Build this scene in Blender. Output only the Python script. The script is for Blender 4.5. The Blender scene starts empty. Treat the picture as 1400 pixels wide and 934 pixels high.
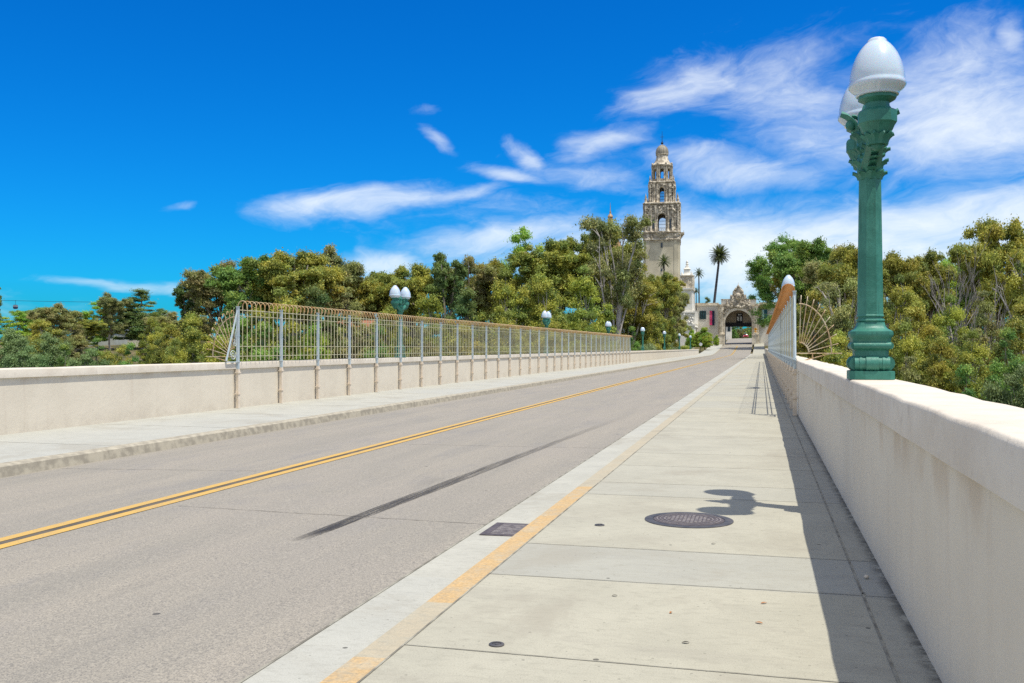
import bpy, math, random
import numpy as np
from mathutils import Vector, Matrix

PI = math.pi
scene = bpy.context.scene
COL = scene.collection

# ------------------------------------------------------------------ view geometry
F = 1310.0                      # focal length in photo pixels (photo 1400 wide)
TH = math.atan(341.0 / F)       # yaw to the left of the bridge axis
CT, ST = math.cos(TH), math.sin(TH)
EYE = 1.6
HZ = 475.0


def at(px, d):
    """ground position that lies d metres deep under photo column px"""
    r = (px - 700.0) / F * d
    return (r * CT - d * ST, r * ST + d * CT)


def zat(py, d):
    return EYE + (HZ - py) * d / F


def clamp(x, a=0.0, b=1.0):
    return max(a, min(b, x))


def sstep(a, b, x):
    t = clamp((x - a) / (b - a))
    return t * t * (3 - 2 * t)


# ------------------------------------------------------------------ mesh builder
class MB:
    def __init__(self):
        self.v = []
        self.f = []
        self.t = []     # a tint per face

    def add(self, vs, fs, tint=0.0):
        o = len(self.v)
        self.v += [tuple(p) for p in vs]
        self.f += [tuple(i + o for i in f) for f in fs]
        self.t += [tint] * len(fs)

    def box(self, x0, x1, y0, y1, z0, z1, tint=0.0):
        self.add([(x0, y0, z0), (x1, y0, z0), (x1, y1, z0), (x0, y1, z0),
                  (x0, y0, z1), (x1, y0, z1), (x1, y1, z1), (x0, y1, z1)],
                 [(0, 3, 2, 1), (4, 5, 6, 7), (0, 1, 5, 4), (1, 2, 6, 5), (2, 3, 7, 6), (3, 0, 4, 7)], tint)

    def obox(self, c, ax, ay, az, tint=0.0):
        """box from centre and three half-axis vectors"""
        c, ax, ay, az = Vector(c), Vector(ax), Vector(ay), Vector(az)
        vs = [c + sx * ax + sy * ay + sz * az for sz in (-1, 1) for sx, sy in ((-1, -1), (1, -1), (1, 1), (-1, 1))]
        self.add(vs, [(0, 3, 2, 1), (4, 5, 6, 7), (0, 1, 5, 4), (1, 2, 6, 5), (2, 3, 7, 6), (3, 0, 4, 7)], tint)

    def tube(self, pts, rad, n=6, cap=True, tint=0.0):
        pts = [Vector(p) for p in pts]
        if not hasattr(rad, '__len__'):
            rad = [rad] * len(pts)
        vs, fs = [], []
        ref = None
        for i, p in enumerate(pts):
            a = pts[max(i - 1, 0)]
            b = pts[min(i + 1, len(pts) - 1)]
            t = (b - a).normalized()
            if ref is None:
                ref = Vector((0, 0, 1)) if abs(t.z) < 0.9 else Vector((1, 0, 0))
            u = (ref - t * ref.dot(t))
            if u.length < 1e-5:
                u = t.orthogonal()
            u.normalize()
            ref = u
            w = t.cross(u)
            for k in range(n):
                q = 2 * PI * (k + 0.5) / n
                vs.append(p + (u * math.cos(q) + w * math.sin(q)) * rad[i])
        for i in range(len(pts) - 1):
            for k in range(n):
                k2 = (k + 1) % n
                fs.append((i * n + k, i * n + k2, (i + 1) * n + k2, (i + 1) * n + k))
        if cap:
            fs.append(tuple(range(n - 1, -1, -1)))
            m = (len(pts) - 1) * n
            fs.append(tuple(m + k for k in range(n)))
        self.add(vs, fs, tint)

    def lathe(self, prof, n=24, c=(0, 0, 0), ph=0.0, tint=0.0):
        """prof: list of (radius, z), bottom to top"""
        vs, fs = [], []
        for r, z in prof:
            for k in range(n):
                q = 2 * PI * k / n + ph
                vs.append((c[0] + r * math.cos(q), c[1] + r * math.sin(q), c[2] + z))
        for i in range(len(prof) - 1):
            for k in range(n):
                k2 = (k + 1) % n
                fs.append((i * n + k, i * n + k2, (i + 1) * n + k2, (i + 1) * n + k))
        fs.append(tuple(range(n - 1, -1, -1)))
        m = (len(prof) - 1) * n
        fs.append(tuple(m + k for k in range(n)))
        self.add(vs, fs, tint)

    def sq(self, prof, ch=0.0, c=(0, 0, 0), tint=0.0):
        """stack of squares (half width, z) with chamfered corners"""
        vs, fs = [], []
        n = 8
        for h, z in prof:
            k = ch * h
            for x, y in ((h, -h + k), (h, h - k), (h - k, h), (-h + k, h), (-h, h - k), (-h, -h + k), (-h + k, -h), (h - k, -h)):
                vs.append((c[0] + x, c[1] + y, c[2] + z))
        for i in range(len(prof) - 1):
            for k in range(n):
                k2 = (k + 1) % n
                fs.append((i * n + k, i * n + k2, (i + 1) * n + k2, (i + 1) * n + k))
        fs.append(tuple(range(n - 1, -1, -1)))
        m = (len(prof) - 1) * n
        fs.append(tuple(m + k for k in range(n)))
        self.add(vs, fs, tint)

    def ball(self, c, r, n=8, m=6, sz=1.0, tint=0.0):
        prof = [(max(1e-3, r * math.cos(-PI / 2 + PI * i / m)), r * sz * math.sin(-PI / 2 + PI * i / m)) for i in range(m + 1)]
        self.lathe(prof, n, c, 0, tint)

    def prism(self, poly, y0, y1, tint=0.0):
        """poly of (x, z) counter-clockwise seen from -y, extruded along y"""
        n = len(poly)
        vs = [(x, y0, z) for x, z in poly] + [(x, y1, z) for x, z in poly]
        fs = [tuple(range(n)), tuple(range(2 * n - 1, n - 1, -1))]
        for i in range(n):
            j = (i + 1) % n
            fs.append((j, i, n + i, n + j))
        self.add(vs, fs, tint)

    def arch_wall(self, x0, x1, z0, z1, y0, y1, ox, ow, oz0, osp, n=14, tint=0.0):
        """wall (x0..x1, z0..z1, y0 front .. y1 back) with a round-headed opening: centre ox, half width ow, sill oz0, springing osp"""
        if oz0 > z0:
            self.box(x0, x1, y0, y1, z0, oz0, tint)
        self.box(x0, ox - ow, y0, y1, oz0, z1, tint)
        self.box(ox + ow, x1, y0, y1, oz0, z1, tint)
        pts = [(ox - ow * math.cos(PI * i / n), osp + ow * math.sin(PI * i / n)) for i in range(n + 1)]
        vs, fs = [], []
        for (x, z) in pts:
            vs += [(x, y0, z), (x, y0, z1), (x, y1, z), (x, y1, z1)]
        for i in range(n):
            a, b = 4 * i, 4 * (i + 1)
            fs += [(a, b, b + 1, a + 1), (b + 2, a + 2, a + 3, b + 3), (a + 2, b + 2, b, a), (a + 1, b + 1, b + 3, a + 3)]
        self.add(vs, fs, tint)

    def strip(self, xs_z, ys, zf, tint=0.0):
        """sheet along the road: cross profile [(x, dz)], rows at ys, height zf(y)"""
        n = len(xs_z)
        vs = [(x, y, zf(y) + dz) for y in ys for x, dz in xs_z]
        fs = []
        for j in range(len(ys) - 1):
            for i in range(n - 1):
                a = j * n + i
                fs.append((a, a + 1, a + n + 1, a + n))
        self.add(vs, fs, tint)

    def mesh(self, name, mat, smooth=None):
        me = bpy.data.meshes.new(name)
        me.from_pydata(self.v, [], self.f)
        at_ = me.attributes.new('tint', 'FLOAT', 'FACE')
        at_.data.foreach_set('value', self.t)
        if mat:
            me.materials.append(mat)
        if smooth is not None:
            me.polygons.foreach_set('use_smooth', [True] * len(me.polygons))
            if smooth < 180:
                me.set_sharp_from_angle(angle=math.radians(smooth))
        me.update()
        return me

    def build(self, name, mat, parent=None, smooth=None, loc=None):
        return link(name, self.mesh(name, mat, smooth), parent, loc)


def link(name, me, parent=None, loc=None):
    o = bpy.data.objects.new(name, me)
    COL.objects.link(o)
    if parent:
        o.parent = parent
    if loc:
        o.location = loc
    return o


def tag(o, label=None, cat=None, group=None, kind=None):
    if label:
        o['label'] = label
    if cat:
        o['category'] = cat
    if group:
        o['group'] = group
    if kind:
        o['kind'] = kind
    return o


def empty(name, loc, label, cat, group=None, rz=0.0):
    o = bpy.data.objects.new(name, None)
    COL.objects.link(o)
    o.empty_display_size = 0.3
    o.location = loc
    o.rotation_euler = (0, 0, rz)
    return tag(o, label, cat, group)


KIDS = {}


def copy_tree(o, parent=None):
    c = o.copy()
    COL.objects.link(c)
    if parent:
        c.parent = parent
    for ch in list(o.children):
        copy_tree(ch, c)
    return c


# ------------------------------------------------------------------ materials
def new_mat(name):
    m = bpy.data.materials.new(name)
    m.use_nodes = True
    nt = m.node_tree
    nt.nodes.clear()
    out = nt.nodes.new('ShaderNodeOutputMaterial')
    return m, nt, out


class NT:
    """tiny helper around a node tree"""

    def __init__(self, nt):
        self.nt = nt

    def n(self, t, **kw):
        nd = self.nt.nodes.new(t)
        for k, v in kw.items():
            setattr(nd, k, v)
        return nd

    def l(self, a, b):
        self.nt.links.new(a, b)

    def val(self, sock, v):
        if hasattr(v, 'node'):
            self.l(v, sock)
        else:
            sock.default_value = v

    def math(self, op, a, b=0.0, c=None, cl=False):
        nd = self.n('ShaderNodeMath', operation=op)
        nd.use_clamp = cl
        self.val(nd.inputs[0], a)
        self.val(nd.inputs[1], b)
        if c is not None:
            self.val(nd.inputs[2], c)
        return nd.outputs[0]

    def mix(self, fac, a, b, mode='MIX'):
        nd = self.n('ShaderNodeMix', data_type='RGBA', blend_type=mode)
        self.val(nd.inputs[0], fac)
        for s, v in ((nd.inputs[6], a), (nd.inputs[7], b)):
            if hasattr(v, 'node'):
                self.l(v, s)
            else:
                s.default_value = (v[0], v[1], v[2], 1)
        return nd.outputs[2]

    def rng(self, x, a, b, c=0.0, d=1.0, smooth=True):
        nd = self.n('ShaderNodeMapRange')
        nd.interpolation_type = 'SMOOTHSTEP' if smooth else 'LINEAR'
        self.val(nd.inputs[0], x)
        for i, v in enumerate((a, b, c, d)):
            nd.inputs[i + 1].default_value = v
        return nd.outputs[0]

    def noise(self, vec, scale, detail=4, rough=0.55, dist=0.0, lac=2.0):
        nd = self.n('ShaderNodeTexNoise')
        if vec is not None:
            self.l(vec, nd.inputs['Vector'])
        nd.inputs['Scale'].default_value = scale
        nd.inputs['Detail'].default_value = detail
        nd.inputs['Roughness'].default_value = rough
        nd.inputs['Distortion'].default_value = dist
        return nd.outputs['Fac']

    def voro(self, vec, scale, feature='F1', rand=1.0):
        nd = self.n('ShaderNodeTexVoronoi', feature=feature)
        self.l(vec, nd.inputs['Vector'])
        nd.inputs['Scale'].default_value = scale
        nd.inputs['Randomness'].default_value = rand
        return nd.outputs['Distance']

    def scale(self, vec, s):
        nd = self.n('ShaderNodeVectorMath', operation='MULTIPLY')
        self.l(vec, nd.inputs[0])
        nd.inputs[1].default_value = s
        return nd.outputs[0]

    def obj(self):
        return self.n('ShaderNodeTexCoord').outputs['Object']

    def geo(self):
        return self.n('ShaderNodeNewGeometry').outputs['Position']

    def attr(self, name):
        return self.n('ShaderNodeAttribute', attribute_name=name)

    def bump(self, h, strength=0.3, dist=0.01):
        nd = self.n('ShaderNodeBump')
        nd.inputs['Strength'].default_value = strength
        nd.inputs['Distance'].default_value = dist
        self.l(h, nd.inputs['Height'])
        return nd.outputs[0]

    def bsdf(self, col, rough=0.8, spec=0.3, normal=None, metal=0.0, **kw):
        nd = self.n('ShaderNodeBsdfPrincipled')
        if hasattr(col, 'node'):
            self.l(col, nd.inputs['Base Color'])
        else:
            nd.inputs['Base Color'].default_value = (*col, 1)
        self.val(nd.inputs['Roughness'], rough)
        nd.inputs['Specular IOR Level'].default_value = spec
        nd.inputs['Metallic'].default_value = metal
        for k, v in kw.items():
            nd.inputs[k].default_value = v
        if normal is not None:
            self.l(normal, nd.inputs['Normal'])
        return nd.outputs[0]


def simple(name, c1, c2, scale=4.0, rough=0.7, spec=0.3, bump=0.0, bscale=None, detail=5, metal=0.0, lo=0.35, hi=0.65, bdist=0.01, world=False):
    m, nt, out = new_mat(name)
    N = NT(nt)
    p = N.geo() if world else N.obj()
    f = N.rng(N.noise(p, scale, detail), lo, hi)
    col = N.mix(f, c1, c2)
    nm = None
    if bump:
        nm = N.bump(N.noise(p, bscale or scale * 6, 4), bump, bdist)
    N.l(N.bsdf(col, rough, spec, nm, metal), out.inputs[0])
    return m


M = {}


def build_materials():
    # asphalt ---------------------------------------------------------
    m, nt, out = new_mat('worn_asphalt')
    N = NT(nt)
    p = N.geo()
    big = N.noise(p, 0.35, 5, 0.6)
    streak = N.noise(N.scale(p, (1.2, 0.09, 1)), 1.0, 7, 0.7)
    patch = N.noise(N.scale(p, (1, 0.35, 1)), 1.1, 6, 0.65)
    grain = N.noise(p, 95, 3, 0.7)
    chips = N.voro(p, 70)
    grain2 = N.noise(p, 38, 3, .75)
    col = N.mix(N.rng(streak, .35, .68), (.375, .336, .268), (.312, .286, .234))
    col = N.mix(N.math('MULTIPLY', N.rng(big, .40, .66), .55), col, (.35, .315, .262))
    col = N.mix(N.math('MULTIPLY', N.rng(patch, .5, .72), .45), col, (.245, .235, .222))
    col = N.mix(N.math('MULTIPLY', N.rng(grain, .44, .64), .75), col, (.12, .115, .11))
    col = N.mix(N.math('MULTIPLY', N.rng(grain2, .48, .66), .36), col, (.15, .142, .128))
    col = N.mix(N.math('MULTIPLY', N.rng(grain2, .46, .32), .28), col, (.48, .44, .37))
    col = N.mix(N.math('MULTIPLY', N.rng(chips, .14, .03), .45), col, (.42, .39, .35))
    oil = N.noise(N.scale(p, (1.0, .12, 1)), 2.2, 6, .7)
    col = N.mix(N.math('MULTIPLY', N.rng(oil, .58, .78), .3), col, (.15, .14, .125))
    sp2 = N.voro(p, 2.7)
    col = N.mix(N.math('MULTIPLY', N.rng(sp2, .035, .02), .6), col, (.09, .085, .08))
    spots = N.voro(p, 1.1)
    col = N.mix(N.math('MULTIPLY', N.rng(spots, .035, .025), .8), col, (.06, .058, .056))
    bh = N.math('ADD', N.noise(p, 140, 2, .6), N.math('MULTIPLY', chips, .6))
    N.l(N.bsdf(col, .85, .25, N.bump(bh, .35, .006)), out.inputs[0])
    M['asphalt'] = m

    # pale concrete with per-slab tint ---------------------------------
    def concrete(name, base, stain, blue, orange, tintk=1.0):
        m, nt, out = new_mat(name)
        N = NT(nt)
        p = N.geo()
        col = N.mix(N.rng(N.noise(p, 1.3, 6, .65), .36, .66), base, tuple(.90 * c for c in base))
        band = N.noise(N.scale(p, (.5, 2.2, 1)), 1.4, 5, .65)
        col = N.mix(N.math('MULTIPLY', N.rng(band, .52, .72), .6), col, stain)
        st2 = N.noise(p, 4.5, 6, .7, .6)
        col = N.mix(N.math('MULTIPLY', N.rng(st2, .57, .75), .35), col, tuple(.62 * c for c in stain))
        t = N.attr('tint').outputs['Fac']
        col = N.mix(N.math('MULTIPLY', N.rng(t, 0, 1, 0, 1, False), .6), col, blue)
        of = N.rng(t, -1, 0, 1, 0, False)
        ocol = N.mix(N.rng(N.noise(p, 45, 3, .7), .38, .62), orange, tuple(1.3 * c for c in orange))
        ocol = N.mix(N.math('MULTIPLY', N.rng(N.noise(p, 3.2, 6, .75), .46, .68), .6), ocol, base)
        col = N.mix(of, col, ocol)
        grain = N.noise(p, 120, 3, .7)
        col = N.mix(N.math('MULTIPLY', N.rng(grain, .45, .68), .42), col, tuple(.5 * c for c in base))
        pit = N.voro(p, 9)
        col = N.mix(N.math('MULTIPLY', N.rng(pit, .09, .05), .5), col, tuple(.3 * c for c in base))
        pit2 = N.voro(p, 26)
        col = N.mix(N.math('MULTIPLY', N.rng(pit2, .13, .07), .45), col, tuple(.4 * c for c in base))
        mott = N.noise(N.scale(p, (1.2, 3.0, 1)), 7, 6, .75)
        col = N.mix(N.math('MULTIPLY', N.rng(mott, .48, .68), .5), col, tuple(.66 * c for c in base))
        # dirt gathered at the foot of the wall
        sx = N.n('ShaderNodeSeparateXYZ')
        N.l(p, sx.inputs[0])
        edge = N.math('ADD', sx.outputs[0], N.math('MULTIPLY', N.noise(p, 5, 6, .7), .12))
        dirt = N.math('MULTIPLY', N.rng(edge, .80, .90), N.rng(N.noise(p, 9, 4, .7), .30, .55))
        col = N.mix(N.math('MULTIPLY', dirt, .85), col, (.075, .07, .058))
        gum = N.voro(p, 1.9)
        col = N.mix(N.math('MULTIPLY', N.rng(gum, .036, .026), .8), col, (.07, .068, .06))
        gum2 = N.voro(p, 4.3)
        col = N.mix(N.math('MULTIPLY', N.rng(gum2, .05, .03), .55), col, (.13, .12, .10))
        big = N.noise(p, .55, 6, .7, .8)
        col = N.mix(N.math('MULTIPLY', N.rng(big, .50, .68), .5), col, (.29, .265, .21))
        bh = N.noise(p, 90, 4, .65)
        N.l(N.bsdf(col, .9, .2, N.bump(bh, .25, .004)), out.inputs[0])
        return m

    M['walk'] = concrete('pale_concrete', (.435, .415, .33), (.345, .325, .265), (.335, .345, .325), (.46, .31, .145))
    M['walk_far'] = concrete('pale_blue_concrete', (.46, .45, .385), (.385, .375, .325), (.40, .41, .385), (.4, .36, .24))
    M['kerb_old'] = simple('weathered_kerb', (.43, .39, .30), (.29, .262, .205), 6, .9, .2, .25, 30, 7, world=True)
    M['joint'] = simple('joint_dirt', (.17, .158, .13), (.34, .325, .265), 5, .95, .1, world=True)

    # stucco wall ------------------------------------------------------
    m, nt, out = new_mat('pink_beige_stucco')
    N = NT(nt)
    p = N.geo()
    col = N.mix(N.rng(N.noise(p, .8, 6, .6), .35, .65), (.69, .622, .50), (.645, .578, .462))
    run = N.noise(N.scale(p, (2.5, 2.5, .18)), 2.4, 6, .65)
    col = N.mix(N.math('MULTIPLY', N.rng(run, .52, .74), .28), col, (.50, .41, .32))
    sep = N.n('ShaderNodeSeparateXYZ')
    N.l(p, sep.inputs[0])
    tanz = N.math('MULTIPLY', N.rng(sep.outputs[2], .75, 1.02, 0, 1), N.rng(N.noise(N.scale(p, (1, 1, .5)), 1.7, 5, .6), .5, .66))
    col = N.mix(N.math('MULTIPLY', tanz, .45), col, (.46, .35, .235))
    foot = N.math('MULTIPLY', N.rng(sep.outputs[2], .22, -.1), N.rng(N.noise(p, 3, 5, .7), .42, .62))
    col = N.mix(N.math('MULTIPLY', foot, .16), col, (.36, .30, .24))
    fl = N.voro(p, 2.3)
    col = N.mix(N.math('MULTIPLY', N.rng(fl, .03, .018), .6), col, (.2, .16, .12))
    bh = N.math('ADD', N.noise(p, 3.0, 5, .6), N.math('MULTIPLY', N.noise(p, 40, 4, .6), .25))
    N.l(N.bsdf(col, .9, .2, N.bump(bh, .55, .02)), out.inputs[0])
    M['stucco'] = m
    m, nt, out = new_mat('coping_stucco')
    N = NT(nt)
    p = N.geo()
    col = N.mix(N.rng(N.noise(p, 1.6, 6, .65), .35, .65), (.68, .615, .51), (.60, .53, .43))
    col = N.mix(N.math('MULTIPLY', N.rng(N.noise(p, 7, 6, .7), .55, .75), .4), col, (.40, .34, .28))
    bh = N.math('ADD', N.noise(p, 3.5, 5, .6), N.math('MULTIPLY', N.noise(p, 45, 4, .6), .25))
    N.l(N.bsdf(col, .9, .2, N.bump(bh, .6, .02)), out.inputs[0])
    M['coping'] = m

    # metals ------------------------------------------------------------
    m, nt, out = new_mat('green_enamel')
    N = NT(nt)
    p = N.geo()
    col = N.mix(N.rng(N.noise(p, 4, 6, .65), .35, .65), (.024, .155, .11), (.05, .225, .165))
    run = N.noise(N.scale(p, (14, 14, 1.2)), 1.6, 6, .7)
    col = N.mix(N.math('MULTIPLY', N.rng(run, .52, .70), .55), col, (.018, .105, .075))
    chalk = N.noise(p, 22, 6, .75)
    col = N.mix(N.math('MULTIPLY', N.rng(chalk, .58, .74), .4), col, (.14, .33, .27))
    chip = N.noise(p, 38, 5, .7)
    col = N.mix(N.math('MULTIPLY', N.rng(chip, .655, .70), .8), col, (.10, .06, .04))
    N.l(N.bsdf(col, N.rng(chalk, .3, .7, .38, .62), .45, N.bump(N.noise(p, 30, 6, .7), .45, .008)), out.inputs[0])
    M['green'] = m
    m, nt, out = new_mat('frosted_globe')
    N = NT(nt)
    p = N.obj()
    sepg = N.n('ShaderNodeSeparateXYZ')
    col = N.mix(N.rng(N.noise(p, 6, 4), .35, .7), (.56, .66, .74), (.50, .61, .70))
    N.l(N.bsdf(col, .22, .6, None, 0.0, **{'Subsurface Weight': .2, 'Subsurface Scale': .1, 'Coat Weight': .5, 'Coat Roughness': .12}), out.inputs[0])
    M['globe'] = m
    M['post_blue'] = simple('pale_blue_paint', (.40, .48, .52), (.50, .55, .54), 9, .5, .4, .2, 40)
    M['picket'] = simple('chalky_cream_paint', (.56, .54, .38), (.48, .42, .25), 6, .6, .3)
    M['fan'] = simple('rust_streaked_paint', (.54, .47, .33), (.46, .30, .15), 5, .6, .3)
    M['rust_deep'] = simple('orange_rust', (.50, .21, .06), (.42, .23, .10), 7, .75, .2)
    M['rust'] = simple('rusty_paint', (.50, .29, .12), (.52, .42, .26), 7, .7, .2)
    M['bracket'] = simple('beige_painted_steel', (.74, .64, .51), (.66, .56, .44), 6, .6, .3)
    M['iron'] = simple('cast_iron', (.075, .062, .062), (.12, .10, .098), 14, .6, .4, .4, 60, world=True)
    M['iron_dark'] = simple('dark_iron', (.05, .052, .06), (.09, .085, .085), 10, .6, .4, world=True)
    M['worn_iron'] = simple('worn_iron', (.30, .265, .235), (.17, .145, .135), 20, .5, .5, world=True)
    M['black'] = simple('black_metal', (.015, .016, .018), (.03, .03, .03), 8, .5)

    def paint(name, c, alt, cover):
        m, nt, out = new_mat(name)
        N = NT(nt)
        p = N.geo()
        col = N.mix(N.rng(N.noise(p, 4, 5), .35, .65), c, alt)
        col = N.mix(N.rng(N.math('ADD', N.math('MULTIPLY', N.noise(p, 60, 4, .7), .7), N.math('MULTIPLY', N.noise(p, 3, 5, .7), .3)), .52, .66), col, (.25, .22, .18))
        N.l(N.bsdf(col, .75, .3, N.bump(N.noise(p, 110, 3), .3, .004)), out.inputs[0])
        return m
    M['yellow'] = paint('yellow_road_paint', (.58, .365, .085), (.52, .34, .11), .9)
    M['line_gap'] = simple('dark_line_gap', (.085, .075, .06), (.13, .11, .085), 3, .9, world=True)

    m, nt, out = new_mat('tyre_rubber_mark')
    N = NT(nt)
    p = N.geo()
    t = N.attr('fade').outputs['Fac']
    streaks = N.noise(N.scale(p, (34, .9, 1)), 1, 4, .6)
    gr = N.noise(p, 70, 3, .7)
    a = N.math('MULTIPLY', N.rng(N.math('ADD', N.math('MULTIPLY', streaks, .6), N.math('MULTIPLY', gr, .5)), .42, .62), t)
    tr = N.n('ShaderNodeBsdfTransparent')
    mx = N.n('ShaderNodeMixShader')
    N.l(a, mx.inputs[0])
    N.l(tr.outputs[0], mx.inputs[1])
    N.l(N.bsdf((.045, .043, .042), .8, .3), mx.inputs[2])
    N.l(mx.outputs[0], out.inputs[0])
    M['tyre_mark'] = m

    # building stone -----------------------------------------------------
    M['stone'] = simple('weathered_stone', (.74, .655, .51), (.33, .285, .215), 1.0, .9, .2, .8, 2.2, 8, bdist=.3, lo=.36, hi=.60)
    M['stone_pale'] = simple('pale_cast_stone', (.74, .66, .52), (.46, .40, .30), .9, .9, .2, .5, 2.5, 7, bdist=.15)
    M['shaft'] = simple('tower_shaft_plaster', (.62, .56, .41), (.48, .43, .31), .25, .9, .2, .2, 2.0, 7, bdist=.06)
    M['gatewall'] = simple('grey_gate_plaster', (.72, .68, .59), (.62, .575, .50), .4, .9, .2, .2, 3, 6, bdist=.04)
    M['white'] = simple('whitewash', (.84, .81, .72), (.76, .72, .62), .5, .9, .2, .3, 2, 5, bdist=.05)
    M['taupe'] = simple('passage_plaster', (.42, .36, .28), (.36, .30, .235), .5, .9, .2)
    M['dome'] = simple('dome_tile', (.36, .31, .22), (.25, .23, .19), 1.6, .6, .4, .3, 5)
    M['dome_orange'] = simple('orange_dome_tile', (.45, .27, .11), (.34, .22, .12), 1.6, .5, .4)
    M['glass_dark'] = simple('dark_glass', (.02, .025, .03), (.035, .045, .05), 1, .12, .6)
    M['teal'] = simple('teal_paint', (.02, .085, .10), (.03, .11, .125), 1, .6, .3)
    M['dark_wood'] = simple('dark_timber', (.022, .022, .03), (.035, .032, .036), 2, .7, .3)
    M['tan_wall'] = simple('tan_plaster', (.48, .38, .25), (.40, .31, .2), .6, .9, .2)
    M['redroof'] = simple('red_roof_tile', (.36, .15, .085), (.28, .12, .08), 2, .8, .2, .4, 6)
    M['greyroof'] = simple('pale_metal_roof', (.42, .44, .45), (.33, .35, .36), .8, .6, .3)
    M['palegreen'] = simple('pale_green_wall', (.46, .47, .40), (.38, .39, .33), .5, .9, .2)
    M['pink'] = simple('pink_cloth', (.62, .04, .14), (.5, .035, .12), 1, .8, .2)
    M['navy'] = simple('navy_cloth', (.012, .018, .05), (.02, .026, .06), 1, .8, .2)
    M['tealcloth'] = simple('teal_cloth', (.01, .07, .085), (.02, .09, .1), 1, .8, .2)
    M['mint'] = simple('mint_print', (.35, .52, .52), (.3, .45, .46), 1, .8, .2)
    M['sign_yellow'] = simple('sign_yellow', (.80, .36, .01), (.74, .33, .01), 2, .5, .4)
    M['car_red'] = simple('red_car_paint', (.52, .015, .03), (.5, .015, .03), 2, .25, .5)
    M['lamp_lens'] = simple('lamp_lens', (.7, .7, .68), (.6, .6, .6), 4, .2, .5)
    M['rubber'] = simple('rubber', (.02, .02, .02), (.03, .03, .03), 4, .8, .2)
    M['gondola'] = simple('gondola_blue', (.02, .035, .10), (.03, .05, .12), 2, .4, .4)
    M['crate_grey'] = simple('grey_boulder_wall', (.22, .21, .20), (.3, .28, .27), 1.5, .9, .2, .4, 5)

    # ground of the canyon ------------------------------------------------
    m, nt, out = new_mat('canyon_ground')
    N = NT(nt)
    p = N.geo()
    col = N.mix(N.rng(N.noise(p, .12, 6, .65), .38, .62), (.075, .075, .03), (.20, .155, .085))
    col = N.mix(N.rng(N.noise(p, .9, 6, .7), .45, .65), col, (.05, .06, .022))
    N.l(N.bsdf(col, .95, .1, N.bump(N.noise(p, 1.2, 5), .8, .3)), out.inputs[0])
    M['ground'] = m

    # leaves: the colour of each leaf clump is stored on the leaves -------
    m, nt, out = new_mat('leaves')
    N = NT(nt)
    a = N.attr('leafcol').outputs['Color']
    oi = N.n('ShaderNodeObjectInfo')
    hsv = N.n('ShaderNodeHueSaturation')
    N.l(a, hsv.inputs['Color'])
    N.l(N.rng(oi.outputs['Random'], 0, 1, .485, .515, False), hsv.inputs['Hue'])
    N.l(N.rng(N.math('FRACT', N.math('MULTIPLY', oi.outputs['Random'], 17.3)), 0, 1, .85, 1.2, False), hsv.inputs['Value'])
    df = N.bsdf(hsv.outputs[0], .55, .35)
    tl = N.n('ShaderNodeBsdfTranslucent')
    N.l(N.mix(.5, hsv.outputs[0], (.17, .20, .02)), tl.inputs[0])
    mx = N.n('ShaderNodeMixShader')
    mx.inputs[0].default_value = .44
    N.l(df, mx.inputs[1])
    N.l(tl.outputs[0], mx.inputs[2])
    N.l(mx.outputs[0], out.inputs[0])
    M['leaf'] = m
    M['bark'] = simple('gum_bark', (.42, .37, .31), (.25, .205, .16), 1.2, .9, .2, .4, 8)
    M['bark_white'] = simple('white_bark', (.55, .51, .46), (.38, .34, .3), 1.0, .9, .2)
    M['bark_dark'] = simple('dark_bark', (.14, .115, .09), (.08, .065, .05), 1.4, .9, .2, .4, 8)
    M['bark_dead'] = simple('dead_bark', (.26, .235, .215), (.38, .35, .33), 1.4, .9, .2)
    M['palm_bark'] = simple('palm_bark', (.12, .11, .11), (.07, .065, .07), 2.0, .9, .2, .4, 8)


build_materials()

# ------------------------------------------------------------------ profile of road and land
def rz(y):
    if y < 225:
        return 0.0
    if y < 300:
        s = (y - 225) / 75.0
        return 2.75 * (s ** 1.6)
    return 2.75 + .050 * min(y - 300, 46)


def land(x, y):
    near_cam = sstep(30, -25, y)
    far = sstep(110, 222, y + 0.06 * abs(x + 7))
    z = -9.0 if x < -7 else -7.5
    z = z + (-0.7 - z) * max(near_cam, 0)
    zz = z * (1 - far) + (rz(y) - 0.75) * far
    bump = 1.6 * math.sin(x * .031 + 1.3) * math.sin(y * .027 + .4) + .7 * math.sin(x * .09) * math.cos(y * .11)
    off = sstep(14, 40, abs(x + 7))
    zz += bump * off
    side = sstep(120, 420, abs(x + 7))
    zz += side * (1 - far) * 5
    return zz


YS = [-45 + 5 * i for i in range(55)] + [230 + 6 * i for i in range(1, 26)] + [400, 440, 520]
WALL_Y0, WALL_Y1 = -45.0, 238.0


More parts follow.
